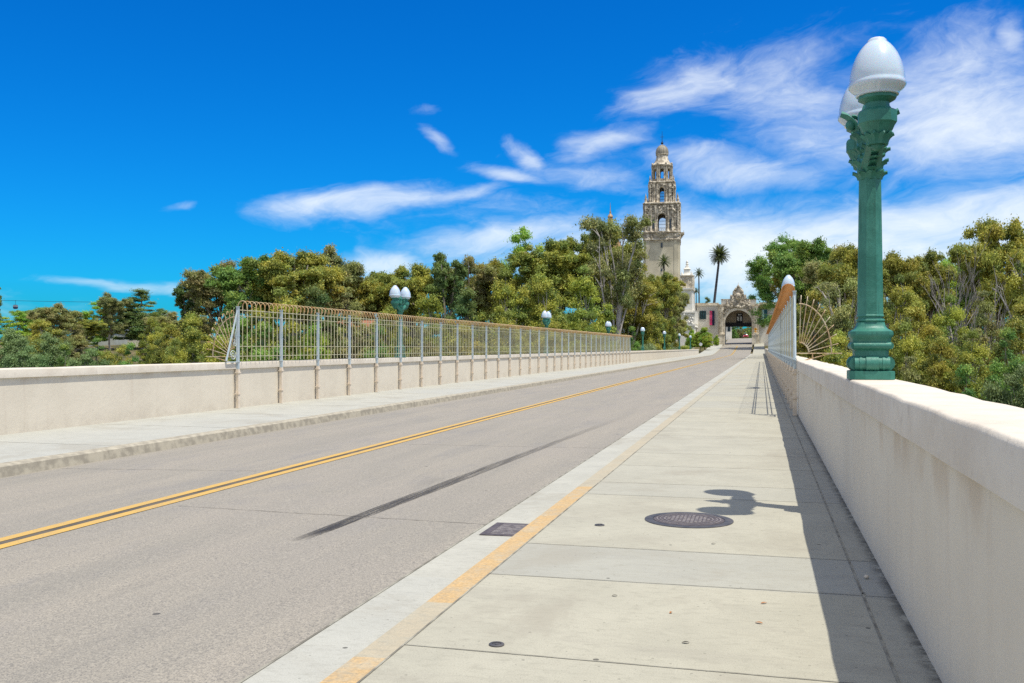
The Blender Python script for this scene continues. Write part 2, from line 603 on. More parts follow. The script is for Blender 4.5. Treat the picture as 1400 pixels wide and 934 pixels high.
def build_setting():
    # land as one sheet reaching the horizon
    gx = [-6000, -3500, -2000, -1200, -800] + [-600 + 20 * i for i in range(56)] + [600, 900, 1400, 2400, 4000, 6000]
    gy = [-4000, -2000, -1000, -500, -250, -120] + [-80 + 12 * i for i in range(56)] + [640, 800, 1100, 1700, 2800, 4500, 7000]
    mb = MB()
    vs = [(x, y, land(x, y)) for y in gy for x in gx]
    n = len(gx)
    fs = [(j * n + i, j * n + i + 1, (j + 1) * n + i + 1, (j + 1) * n + i) for j in range(len(gy) - 1) for i in range(n - 1)]
    mb.add(vs, fs)
    tag(mb.build('terrain', M['ground'], smooth=180), kind='structure')

    # road: slightly cambered sheet
    mb = MB()
    prof = [(-11.12, -.37), (-9.0, -.30), (-6.86, -.235), (-4.6, -.185), (-2.607, -.14)]
    mb.strip(prof, YS, rz)
    tag(mb.build('road', M['asphalt']), kind='structure')

    # bridge body under the deck
    mb = MB()
    mb.box(-15.30, 1.24, -44, 226, -2.2, -.50)
    for yy in range(20, 215, 27):
        mb.box(-14.9, .8, yy, yy + 4, -22, -2.2)
    tag(mb.build('bridge_deck', M['stucco']), kind='structure')

    # gutter on the right
    mb = MB()
    ys = [-45 + 3.05 * i for i in range(94)]
    random.seed(3)
    for a, b in zip(ys[:-1], ys[1:]):
        mb.strip([(-2.607, -.136), (-2.075, -.128)], [a, b], rz, random.choice((0, .1, .25, .4)))
    tag(mb.build('gutter', M['walk_far']), kind='structure')

    # right kerb: stones painted orange in stretches
    mb = MB()
    def painted(y):
        for a, b in ((-6, -3), (2.2, 4.62), (5.72, 10.9)):
            if a <= y < b:
                return -1.0
        if 3.9 < y < 5.8 or 10.9 < y < 26:
            return -.24
        return -.12
    cuts = sorted([-45, -6, -3, 2.2, 4.62, 5.72, 8.0, 10.9] + [14 + 3 * i for i in range(104)])
    for a, b in zip(cuts[:-1], cuts[1:]):
        t = painted((a + b) / 2)
        m = (a + b) / 2
        z = rz(m)
        zz = lambda y: rz(y)
        mb.strip([(-2.075, -.30), (-2.07, -.03), (-2.05, -.006), (-1.862, 0.0)], [a, b], zz, t)
    tag(mb.build('kerb', M['walk']), kind='structure')

    # right pavement: slabs with their own tint
    mb = MB()
    cut = [-45, -30, -20, -12, -6, -2, 1.5, 4.85, 6.52, 7.62, 10.35, 11.3, 13.0, 14.6, 17.6, 20.9, 23.2, 26, 29]
    while cut[-1] < 300:
        cut.append(cut[-1] + 3.0)
    random.seed(11)
    fixed = {6.52: .75, 10.35: .45, 11.3: .25, 13.0: .15, 4.85: 0.0, 1.5: .05, 7.62: .06}
    for a, b in zip(cut[:-1], cut[1:]):
        t = fixed.get(a, random.choice((0, 0, .1, .2, .45)))
        sub = [a] + ([] if a < 220 else [(a + b) / 2]) + [b]
        mb.strip([(-1.862, 0), (.63, 0)], sub, rz, t)
        mb.strip([(.63, 0), (.86, 0)], sub, rz, clamp(t + .25))
    tag(mb.build('sidewalk', M['walk']), kind='structure')
    mb = MB()
    for a in cut[3:60]:
        w = .0045 if a < 30 else .009
        wob = random.uniform(-.03, .03)
        mb.add([(-1.86, a - w, .004), (.63, a - w + wob, .004), (.63, a + w + wob, .004), (-1.86, a + w, .004)], [(0, 1, 2, 3)])
        mb.add([(.64, a - w + wob, .004), (.82, a - w + wob, .004), (.82, a + w + wob, .004), (.64, a + w + wob, .004)], [(0, 1, 2, 3)])
    mb.strip([(.624, .004), (.638, .004)], [-40 + 4 * i for i in range(66)], rz)
    mb.strip([(-1.868, .004), (-1.856, .004)], [-40 + 4 * i for i in range(66)], rz)
    mb.strip([(-2.622, -.132), (-2.604, -.132)], [-40 + 4 * i for i in range(66)], rz)
    tag(mb.build('sidewalk_joints', M['joint']), kind='structure')
    # left pavement and its kerb
    mb = MB()
    yy = -45.0
    while yy < 300:
        sub = [yy, yy + 2.0, yy + 4.0]
        mb.strip([(-14.9, -.17), (-11.36, -.185)], sub, rz, random.choice((.1, .3, .5, .7)))
        yy += 4.0
    tag(mb.build('pavement', M['walk_far']), kind='structure')
    mb = MB()
    random.seed(21)
    mb.strip([(-11.36, -.183), (-11.19, -.19), (-11.14, -.215), (-11.10, -.40)], [-45 + 2.0 * i for i in range(170)], rz)
    tag(mb.build('kerb_stone', M['kerb_old'], smooth=50), kind='structure')
    mb = MB()
    for k in range(60):
        a = -45 + 4.0 * k
        mb.add([(-14.8, a - .008, -.166), (-11.36, a - .008, -.181), (-11.36, a + .008, -.181), (-14.8, a + .008, -.166)], [(0, 1, 2, 3)])
    tag(mb.build('pavement_joints', M['joint']), kind='structure')

    # double yellow line
    ysl = [y for y in YS if y < 292]
    camz = lambda x: np.interp(x, [-11.12, -9.0, -6.86, -4.6, -2.607], [-.37, -.30, -.235, -.185, -.14])
    mb = MB()
    for a, b in ((-7.10, -6.95), (-6.83, -6.68)):
        mb.strip([(a, camz(a) + .006), (b, camz(b) + .006)], ysl, rz)
    tag(mb.build('road_marking', M['yellow']), kind='structure')
    mb = MB()
    mb.strip([(-7.0, camz(-7.0) + .003), (-6.78, camz(-6.78) + .003)], ysl, rz)
    tag(mb.build('road_marking_gap', M['line_gap']), kind='structure')

    # hairline cracks across the lane
    mb = MB()
    random.seed(44)
    for (xa, ya, xb, yb) in ((-6.5, 9.72, -2.62, 9.06), (-11.0, 13.2, -7.3, 12.9), (-6.6, 17.0, -2.7, 16.4), (-11.0, 6.6, -8.6, 6.9)):
        nn = 40
        vs, fs = [], []
        jit = 0
        for k in range(nn + 1):
            t = k / nn
            jit = jit * .8 + random.uniform(-.012, .012)
            x, y = xa + (xb - xa) * t, ya + (yb - ya) * t + jit
            w = random.uniform(.002, .0065)
            z = float(camz(x)) + .004
            vs += [(x, y - w, z), (x, y + w, z)]
        fs = [(2 * k, 2 * k + 2, 2 * k + 3, 2 * k + 1) for k in range(nn)]
        mb.add(vs, fs)
    tag(mb.build('road_cracks', M['line_gap']), kind='structure')

    # long tyre mark: starts near the camera and fades out
    pts = []
    for i in range(60):
        s = i / 59.0
        y = 7.95 + s * 17.0
        x = -4.13 + .78 * s
        w = .075 + .03 * min(1, s * 4) + .012 * math.sin(s * 9)
        pts.append((x - w, x + w, y, (min(1, s * 30) * (1 - s) ** 1.5)))
    vs, fs, fade = [], [], []
    for i, (a, b, y, f) in enumerate(pts):
        for k in range(4):
            x = a + (b - a) * k / 3
            vs.append((x, y + (.0 if i else random.uniform(-.05, .05)), float(camz(x)) + .005))
            fade.append(f * (1.0 if k in (1, 2) else .75))
    for i in range(len(pts) - 1):
        for k in range(3):
            fs.append((4 * i + k, 4 * i + k + 1, 4 * i + 5 + k, 4 * i + 4 + k))
    mb = MB()
    mb.add(vs, fs)
    me = mb.mesh('tyre_mark', M['tyre_mark'])
    fa = me.attributes.new('fade', 'FLOAT', 'POINT')
    fa.data.foreach_set('value', fade)
    tag(link('tyre_mark', me), kind='structure')


build_setting()


# ------------------------------------------------------------------ walls
def wobble_wall(x_face, x_back, cap_in, cap_out, z0, ztop, caph, y0, y1, label, step=1.0, seed=1):
    """stucco parapet with a slightly uneven hand-trowelled coping"""
    rnd = random.Random(seed)
    ys = []
    y = y0
    while y < y1:
        ys.append(y)
        y += step if y < 60 else step * 4
    ys.append(y1)
    root = empty('parapet_wall', ((x_face + x_back) / 2, 0, z0), label, 'wall')
    ox = (x_face + x_back) / 2
    sgn = 1 if x_back > x_face else -1

    def rows(profile, amp):
        vs, fs = [], []
        n = len(profile)
        for j, yy in enumerate(ys):
            w1 = rnd.uniform(-1, 1)
            w2 = rnd.uniform(-1, 1)
            for (x, z, k) in profile:
                vs.append((x - ox + k * amp * w1, yy, z - z0 + k * amp * w2))
        for j in range(len(ys) - 1):
            for i in range(n):
                i2 = (i + 1) % n
                q = (j * n + i, j * n + i2, (j + 1) * n + i2, (j + 1) * n + i)
                fs.append(q if sgn > 0 else q[::-1])
        e = (len(ys) - 1) * n
        fs.append(tuple(range(n))[::-1] if sgn > 0 else tuple(range(n)))
        fs.append(tuple(e + i for i in range(n)) if sgn > 0 else tuple(e + i for i in range(n))[::-1])
        return vs, fs
    zc = ztop - caph
    body = MB()
    body.add(*rows([(x_face, z0 - .6, 0), (x_face, zc + .02, .0), (x_back, zc + .02, 0), (x_back, z0 - .6, 0)][::-1], .004))
    body.build('wall_body', M['stucco'], root)
    b = .015 * sgn
    prof = [(cap_in, zc - .002, .3), (cap_in, ztop - .03, .6), (cap_in + b * .45, ztop - .008, 1), (cap_in + b * 1.6, ztop, 1),
            (cap_out - b * 1.6, ztop, 1), (cap_out - b * .4, ztop - .01, 1), (cap_out, ztop - .04, .6), (cap_out, zc - .002, .3)]
    cap = MB()
    cap.add(*rows(prof[::-1], .007))
    cap.build('coping', M['coping'], root, smooth=60)
    return root


ZR = 1.30       # top of the right wall
ZL = 1.166      # top of the left wall
wobble_wall(.832, 1.22, .795, 1.255, 0.0, ZR, .215, WALL_Y0, 236, 'shaded pinkish stucco parapet wall carrying the big near green lamp', 0.5, 4)
wobble_wall(-14.83, -15.22, -14.775, -15.27, -.18, ZL, .185, WALL_Y0, WALL_Y1, 'sunlit cream stucco parapet wall beyond the road on the far pavement', 1.0, 8)


# ------------------------------------------------------------------ fences
BAY = 2.6


def panel_meshes(side):
    """one bay of the fence, posts at y=0 and y=BAY; hooks curl towards the road (dirx)"""
    rail, hook = MB(), MB()
    for z, t in ((1.525, .022), (1.355, .018), (.465, .018), (.175, .018)):
        rail.box(-.012, .012, .035, BAY - .035, z - t / 2, z + t / 2)
    nb = 10
    for k in range(1, nb):
        y = BAY * k / nb
        rail.tube([(0, y, .045), (0, y, 1.56)], .0125, 5)
    for k in range(nb):
        y = BAY * k / nb + (0.0 if k else .0)
        pts = [(0, y, 1.56), (0, y, 1.62)]
        for i in range(1, 9):
            q = PI * i / 8
            pts.append((-side * .145 * (1 - math.cos(q)), y, 1.64 + .145 * math.sin(q)))
        pts.append((-side * .29, y, 1.585))
        hook.tube(pts, .0135, 5)
    rail.add(hook.v, hook.f, 1.0)
    me = rail.mesh('fence_panel', M['picket'], 40)
    me.materials.append(M['rust'] if side < 0 else M['rust_deep'])
    me.polygons.foreach_set('material_index', [int(t) for t in rail.t])
    return me


def post_meshes(side, zw):
    """zw: height of the wall top above its pavement; the post stands on the coping, the bracket runs down the wall"""
    p = MB()
    p.box(-.036, .036, -.036, .036, -.20, 1.60)
    p.box(-.046, .046, -.046, .046, 1.60, 1.625)
    p.box(-.05, .05, -.05, .05, 0.004, .03)
    p.box(.02 if side < 0 else -.046, .046 if side < 0 else -.02, -.02, .02, .75, .95)
    b = MB()
    x = -side * .0
    b.box(-.044, .044, -.044, .044, -zw + .03, -.202)
    for z in (-.30, -zw + .42):
        b.box(-.062, .062, -.075, .075, z - .018, z + .018)
        b.box(-.048, .048, -.05, .05, z + .018, z + .06)
    b.box(-.05, .05, -.05, .05, -zw + .004, -zw + .03)
    return p.mesh('post', M['post_blue']), b.mesh('wall_bracket', M['bracket'])


def build_fence(side, x, ztop, zw, y0, bays, label):
    root = empty('iron_fence', (x, y0, ztop), label, 'fence')
    pm, bm = post_meshes(side, zw)
    rm = panel_meshes(side)
    for i in range(bays + 1):
        p = link('post', pm, root, (0, i * BAY, 0))
        link('wall_bracket', bm, p)
        if i < bays:
            link('fence_panel', rm, root, (0, i * BAY, 0))
    # fan of rods that closes the outside of the wall at each end
    for yo, sy in ((0.0, -1), (bays * BAY, 1)):
        fan = MB()
        tips = MB()
        A, B = .72, 1.16
        zc = .16
        cx = side * .10
        arc = [(cx + side * A * math.cos(PI / 2 * k / 16), yo, zc + B * math.sin(PI / 2 * k / 16)) for k in range(17)]
        fan.tube(arc, .016, 6)
        arc2 = [(cx + side * .22 * math.cos(PI / 2 * k / 8), yo, zc + .26 * math.sin(PI / 2 * k / 8)) for k in range(9)]
        fan.tube(arc2, .014, 6)
        fan.tube([(0, yo, zc), (cx + side * .95, yo, zc)], .014, 6)
        fan.tube([(cx + side * .72, yo, zc), (cx + side * .12, yo, .0)], .014, 6)
        fan.tube([(cx + side * .30, yo, zc), (cx + side * .30, yo, .02)], .014, 6)
        for k in range(1, 10):
            q = PI / 2 * k / 9.3
            c_, s_ = side * math.cos(q), math.sin(q)
            p0 = (cx + .2 * c_, yo, zc + .24 * s_)
            p1 = (cx + .93 * A * c_ * 1.22, yo, zc + .93 * B * s_ * 1.16)
            fan.tube([p0, p1], .0115, 5)
            # curled tip, turned along the wall away from the fence
            L = .10
            dx, dz = c_ * .55, s_
            pts = []
            for i in range(8):
                t = PI * i / 7
                pts.append((p1[0] + dx * L * math.sin(t), yo + sy * .07 * (1 - math.cos(t)), p1[2] + dz * L * math.sin(t)))
            tips.tube(pts, .0115, 5)
        fan.add(tips.v, tips.f, 1.0 if side < 0 else 0.0)
        fo = fan.build('end_fan', M['fan'], root, 40)
        fo.data.materials.append(M['rust'])
        fo.data.polygons.foreach_set('material_index', [int(t) for t in fan.t])
        br = MB()
        br.tube([(0, yo + sy * .03, 1.5), (0, yo + sy * .62, .05)], .026, 4)
        br.tube([(0, yo + sy * .62, .012), (0, yo + sy * .04, .012)], .02, 4)
        sc = []
        for i in range(26):
            t = i / 25.0
            q = 4.2 * PI * t
            r = .15 * (1 - t) + .012
            sc.append((0, yo + sy * (.26 + r * math.cos(q)), .20 + r * math.sin(q)))
        br.tube(sc, .011, 5)
        sc = []
        for i in range(20):
            t = i / 19.0
            q = 3.4 * PI * t
            r = .095 * (1 - t) + .01
            sc.append((0, yo + sy * (.17 + r * math.cos(q + 1)), .55 + r * math.sin(q + 1)))
        br.tube(sc, .010, 5)
        br.tube([(0, yo + sy * .1, .62), (0, yo + sy * .14, .85), (0, yo + sy * .06, 1.05)], .01, 5)
        br.build('end_brace', M['post_blue'], root, 40)
    return root


build_fence(-1, -14.735, ZL, ZL + .17, 24.96, 33, 'tall pale iron fence with rusty hooked top along the far left wall')
build_fence(1, .752, ZR, ZR, 23.35, 33, 'pale iron fence on the right wall, seen end on behind the near lamp')


# ------------------------------------------------------------------ lamps
def tongue(mb, base, out, up, length, width, curl, thick=.018, n=5):
    """acanthus-like curling leaf"""
    base, out, up = Vector(base), Vector(out).normalized(), Vector(up).normalized()
    side = out.cross(up).normalized()
    prev = None
    for i in range(n + 1):
        t = i / n
        q = curl * t
        c = base + up * (length * math.sin(q) / max(curl, .01)) + out * (length * (1 - math.cos(q)) / max(curl, .01)) * 1.0
        w = width * math.sin(PI * (.18 + .80 * t)) ** .8 * .5 + .006
        nrm = (out * math.cos(q) - up * math.sin(q))
        cur = [c - side * w - nrm * thick * .2, c + nrm * thick, c + side * w - nrm * thick * .2, c - nrm * thick]
        if prev:
            vs = prev + cur
            mb.add(vs, [(0, 1, 5, 4), (1, 2, 6, 5), (2, 3, 7, 6), (3, 0, 4, 7)])
        else:
            mb.add(cur, [(3, 2, 1, 0)])
        if i == n:
            mb.add(cur, [(0, 1, 2, 3)])
        prev = cur


def make_lamp():
    root = empty('street_lamp', (0, 0, 0), 'lamp', 'street lamp', 'twin globe lamps along the bridge walls')
    b = MB()
    b.sq([(.2, 0), (.2, .077), (.185, .08), (.15, .085), (.15, .27), (.178, .30), (.178, .345), (.168, .35), (.172, .385), (.186, .40), (.19, .425),
          (.186, .45), (.165, .462), (.142, .475), (.125, .50), (.118, .535)], .22)
    b.lathe([(.118, .53), (.130, .54), (.136, .553), (.130, .567), (.116, .572), (.114, .585), (.126, .592)], 8, ph=PI / 8)
    # scrolled drums and their roll mouldings on the four sides
    for q in range(4):
        ca, sa = math.cos(q * PI / 2), math.sin(q * PI / 2)
        def tr(x, y, z):
            return (x * ca - y * sa, x * sa + y * ca, z)
        for (yy, zz, r, w) in ((-.135, .148, .066, .155), (-.158, .315, .033, .165)):
            b.tube([tr(-w, yy, zz), tr(w, yy, zz)], r, 14)
        b.tube([tr(-.055, -.14, .148), tr(.055, -.14, .148)], .074, 14)
        for xx in (-.10, .10):
            b.tube([tr(xx - .012, -.136, .148), tr(xx + .012, -.136, .148)], .071, 14)
    b.build('base', M['green'], root, 40)
    s = MB()
    s.lathe([(.128, .592), (.128, .60), (.122, .61), (.102, 2.02), (.115, 2.04), (.115, 2.07)], 8, ph=PI / 8)
    s.build('shaft', M['green'], root)
    cap = MB()
    cap.lathe([(.10, 1.90), (.118, 1.98), (.11, 2.06), (.125, 2.16), (.11, 2.26), (.125, 2.36), (.10, 2.44), (.085, 2.52), (.06, 2.60), (.02, 2.66)], 16)
    rnd = random.Random(2)
    for ring, (z, r, L, nn) in enumerate(((1.89, .095, .10, 8), (1.99, .105, .11, 8), (2.10, .11, .12, 8), (2.24, .105, .13, 8), (2.42, .08, .13, 6))):
        for k in range(nn):
            q = 2 * PI * (k + .5 * (ring % 2)) / nn
            o = Vector((math.cos(q), math.sin(q), 0))
            tongue(cap, o * r + Vector((0, 0, z)), o, (0, 0, 1), L, .085, 1.5)
    # shields on the road and canyon sides
    for sx in (-1, 1):
        tongue(cap, (sx * .10, 0, 2.30), (sx, 0, 0), (0, 0, 1), .30, .16, 1.2, .03)
        cap.ball((sx * .165, 0, 2.42), .055, 10, 6)
    cap.build('capital', M['green'], root, 40)
    g = None
    for sy in (-1, 1):
        a = MB()
        gy = sy * .605
        # bracket: a stout curved arm with leaves beneath, swelling into the bowl
        path = [(0, sy * .05, 2.02), (0, sy * .16, 2.07), (0, sy * .30, 2.11), (0, sy * .44, 2.16), (0, gy - sy * .06, 2.24)]
        a.tube(path, [.10, .095, .085, .085, .10], 8)
        a.tube([(0, sy * .10, 2.34), (0, sy * .26, 2.40), (0, sy * .42, 2.36), (0, gy - sy * .12, 2.36)], [.05, .045, .04, .04], 8)
        for k, (yy, zz) in enumerate(((.14, 2.02), (.24, 2.06), (.34, 2.08), (.44, 2.12), (.52, 2.16))):
            for sx in (-1, 0, 1):
                o = Vector((sx * .9, sy * .55, -.2 if sx == 0 else 0))
                tongue(a, (sx * .055, sy * yy, zz - (.05 if sx == 0 else 0)), o, (0, sy * .3, .95) if sx else (0, sy * .8, .25), .11, .08, 1.5)
        for k in range(10):
            q = 2 * PI * k / 10
            o = Vector((math.cos(q), math.sin(q), 0))
            tongue(a, Vector((0, gy, 2.10)) + o * .075, o, (0, 0, 1), .12, .075, 1.2)
        # scroll hanging under the bowl
        a.ball((0, gy, 2.10), .055, 10, 6)
        a.build('bracket_arm', M['green'], root, 40)
        bowl = MB()
        bowl.lathe([(.05, 2.10), (.09, 2.16), (.13, 2.22), (.15, 2.265), (.160, 2.28), (.168, 2.29), (.168, 2.385), (.155, 2.40), (.12, 2.415), (.105, 2.44),
                    (.105, 2.47), (.15, 2.495), (.165, 2.505), (.165, 2.53), (.13, 2.535)], 10, (0, gy, 0), PI / 10)
        bowl.build('bowl', M['green'], root, 30)
        gl = MB()
        R = .245
        gl.lathe([(R * .70, 2.533), (R * .74, 2.537), (R * .75, 2.548), (R * .77, 2.56), (R * .90, 2.588), (R * .985, 2.612), (R * 1.0, 2.628), (R * .99, 2.644), (R * .955, 2.66), (R * .945, 2.672),
                  (R * .95, 2.69), (R * .93, 2.735), (R * .885, 2.785), (R * .815, 2.84), (R * .72, 2.895), (R * .60, 2.945), (R * .46, 2.988), (R * .36, 3.010), (R * .335, 3.016), (R * .33, 3.028),
                  (R * .26, 3.046), (R * .13, 3.057), (R * .02, 3.06)], 36, (0, gy, 0))
        gl.build('globe', M['globe'], root, 50)
    return root


LAMP0 = make_lamp()
YL0 = 9.66
SP = 28.9
lamp_labels_left = ['green twin globe lamp behind the nearest bays of the long left fence',
                    'green twin globe lamp over the middle of the left fence',
                    'green twin globe lamp near the far end of the left fence',
                    'lamp with overlapping pale globes on the wall just past the left fence end',
                    'small distant lamp beside round yellow bush, second past the left fence end',
                    'tiny distant lamp beside the grey shrub, third past the left fence end',
                    'farthest tiny lamp low beside the small roadside tree']
LAMP0.location = (1.0, YL0, ZR)
LAMP0['label'] = 'large green lamp post with two frosted globes on the near right wall'
for i, lb in enumerate(lamp_labels_left):
    o = copy_tree(LAMP0)
    o.location = (-14.99, YL0 + SP * (i + 1), ZL)
    o['label'] = lb
o = copy_tree(LAMP0)
o.location = (1.0, YL0 + SP, ZR)
o['label'] = 'lamp whose globe pokes above the rusty hooks of the right fence'


# ------------------------------------------------------------------ things on the pavement and road
def build_street_details():
    # manhole
    x, y = -.653, (8.88 - .653 * ST) / CT
    root = empty('manhole_cover', (x, y, 0), 'round cast iron manhole cover in the pavement beside the lamp shadow', 'manhole cover')
    r = MB()
    r.lathe([(.405, .0), (.405, .006), (.39, .009), (.33, .009), (.33, .004)], 48)
    r.build('rim', M['iron_dark'], root, 30)
    c = MB()
    c.lathe([(.322, .0), (.322, .009), (.30, .0105), (.0005, .0105)], 48)
    c.build('cover', M['iron'], root, 30)
    t = MB()
    def ring(a, b, z):
        n = 48
        vs = [(q * math.cos(2 * PI * k / n), q * math.sin(2 * PI * k / n), z) for k in range(n) for q in (a, b)]
        t.add(vs, [(2 * k, 2 * k + 1, 2 * ((k + 1) % n) + 1, 2 * ((k + 1) % n)) for k in range(n)])
    ring(.285, .295, .0135)
    ring(.215, .225, .0135)
    ring(.255, .262, .0135)
    for i in range(-5, 6):
        for j in range(-5, 6):
            px_, py_ = i * .036, j * .036
            if math.hypot(px_, py_) < .19:
                t.box(px_ - .012, px_ + .012, py_ - .012, py_ + .012, .0106, .0145)
    t.build('raised_pattern', M['worn_iron'], root)
    # drain grate in the gutter
    root = empty('drain_grate', (-2.31, 8.80, -.13), 'rusty iron drain grate in the gutter beside orange kerb', 'drain grate')
    f = MB()
    W, L = .212, .31
    f.box(-W, W, -L, -L + .05, -.03, .006)
    f.box(-W, W, L - .05, L, -.03, .006)
    f.box(-W, -W + .075, -L + .05, L - .05, -.03, .006)
    f.box(W - .03, W, -L + .05, L - .05, -.03, .006)
    f.box(-W + .06, W - .02, -L + .04, L - .04, -.04, -.0)
    f.build('frame', M['iron'], root)
    g = MB()
    for k in range(15):
        yy = -L + .07 + k * (2 * L - .14) / 14
        g.box(-W + .08, W - .035, yy - .010, yy + .010, .001, .007)
    g.build('bars', M['worn_iron'], root)
    # small valve caps
    for (x, y, rad, lb) in ((-1.38, (5.16 - 1.38 * ST) / CT, .042, 'small round iron survey cap in pavement near the camera'),
                            (-1.41, (8.62 - 1.41 * ST) / CT, .045, 'small dark iron cap in pavement behind the drain grate')):
        m = MB()
        m.lathe([(rad, 0), (rad, .006), (rad * .9, .009), (rad * .62, .009), (rad * .6, .004), (rad * .25, .004), (rad * .22, .008), (.001, .008)], 20, (x, y, 0))
        tag(m.build('valve_cap', M['iron_dark'], None, 30), lb, 'valve cap', 'small iron caps in the pavement')
    m = MB()
    m.ball((.70, (1310 * 1.6 / 316 + .7 * ST) / CT, .014), .017, 9, 6, .8)
    tag(m.build('pebble', M['coping'], None, 60), 'small white pebble in the shade at the wall foot', 'pebble')


build_street_details()


def build_litter():
    me = None
    for i, (px, py, L, rz_, nm) in enumerate(((1044, 825, .042, .5, 0), (1037, 852, .045, -.4, 0), (917, 838, .03, 1.2, 0), (937, 879, .04, .1, 1), (975, 744, .035, .2, 1), (840, 815, .035, .1, 1), (1180, 812, .035, .8, 1))):
        d = F * EYE / (py - HZ)
        x, y = at(px, d)
        mb = MB()
        n = 6
        vs, fs = [], []
        for k in range(n + 1):
            t = k / n
            w = L * .22 * math.sin(PI * (.06 + .9 * t)) + .001
            z = .003 + .004 * math.sin(PI * t) + .002 * t
            for sgn in (-1, 0, 1):
                vs.append(((t - .5) * L, sgn * w, z + abs(sgn) * .002))
        for k in range(n):
            for q in (0, 1):
                a = 3 * k + q
                fs.append((a, a + 3, a + 4, a + 1))
        mb.add(vs, fs)
        o = mb.build('fallen_leaf', M['leaf_dry'] if nm == 0 else M['leaf_dark'], None, None, (x, y, 0))
        o.rotation_euler = (0, 0, rz_)
        tag(o, 'tiny curled orange brown leaf on the right pavement' if nm == 0 else 'tiny dark dry leaf on the right pavement', 'leaf', 'orange leaves on the pavement' if nm == 0 else 'dark leaves on the pavement')
    d = 246.0
    x, y = at(957.5, d)
    root = empty('sign_post', (x, y, rz(y) - .2), 'slim dark sign post with pale disc at the end of the left wall', 'road sign', rz=.1)
    p = MB()
    p.tube([(0, 0, -.3), (0, 0, 2.9)], .06, 8)
    p.lathe([(.14, 0), (.14, .08), (.07, .12)], 10)
    p.build('pole', M['black'], root)
    q = MB()
    q.tube([(.1, -.09, 2.1), (.1, -.065, 2.1)], .42, 18)
    q.build('plate', M['lamp_lens'], root)


M['leaf_dry'] = simple('dry_leaf', (.38, .15, .04), (.26, .12, .05), 30, .8)
M['leaf_dark'] = simple('dark_leaf', (.05, .045, .035), (.08, .065, .045), 30, .8)
build_litter()


# ------------------------------------------------------------------ gate building
GD = 292.0
PX = GD / F         # metres per photo pixel at the gate
GY = 300.0
GX = -6.93
GZ = rz(300)


def gz(py):
    return zat(py, GD)


def gx(px):
    """gate-plane x for a photo column (gate lies across the road)"""
    # px offset from vanishing point -> X
    t = (px - 700.0) / F
    # solve (X c + Y s)/( -X s + Y c) = t at Y=GY
    return (t * GY * CT - GY * ST) / (CT + t * ST)


def ornament(mb, x0, x1, z0, z1, y, n, rnd, smin=.15, smax=.45, depth=.3):
    for _ in range(n):
        x = rnd.uniform(x0, x1)
        z = rnd.uniform(z0, z1)
        s = rnd.uniform(smin, smax)
        if rnd.random() < .55:
            mb.ball((x, y, z), s, 7, 5, rnd.uniform(.7, 1.5))
        else:
            q = rnd.uniform(0, PI)
            mb.obox((x, y, z), (s * math.cos(q), 0, s * math.sin(q)), (0, depth * s * 1.5, 0), (-s * .5 * math.sin(q), 0, s * .5 * math.cos(q)))


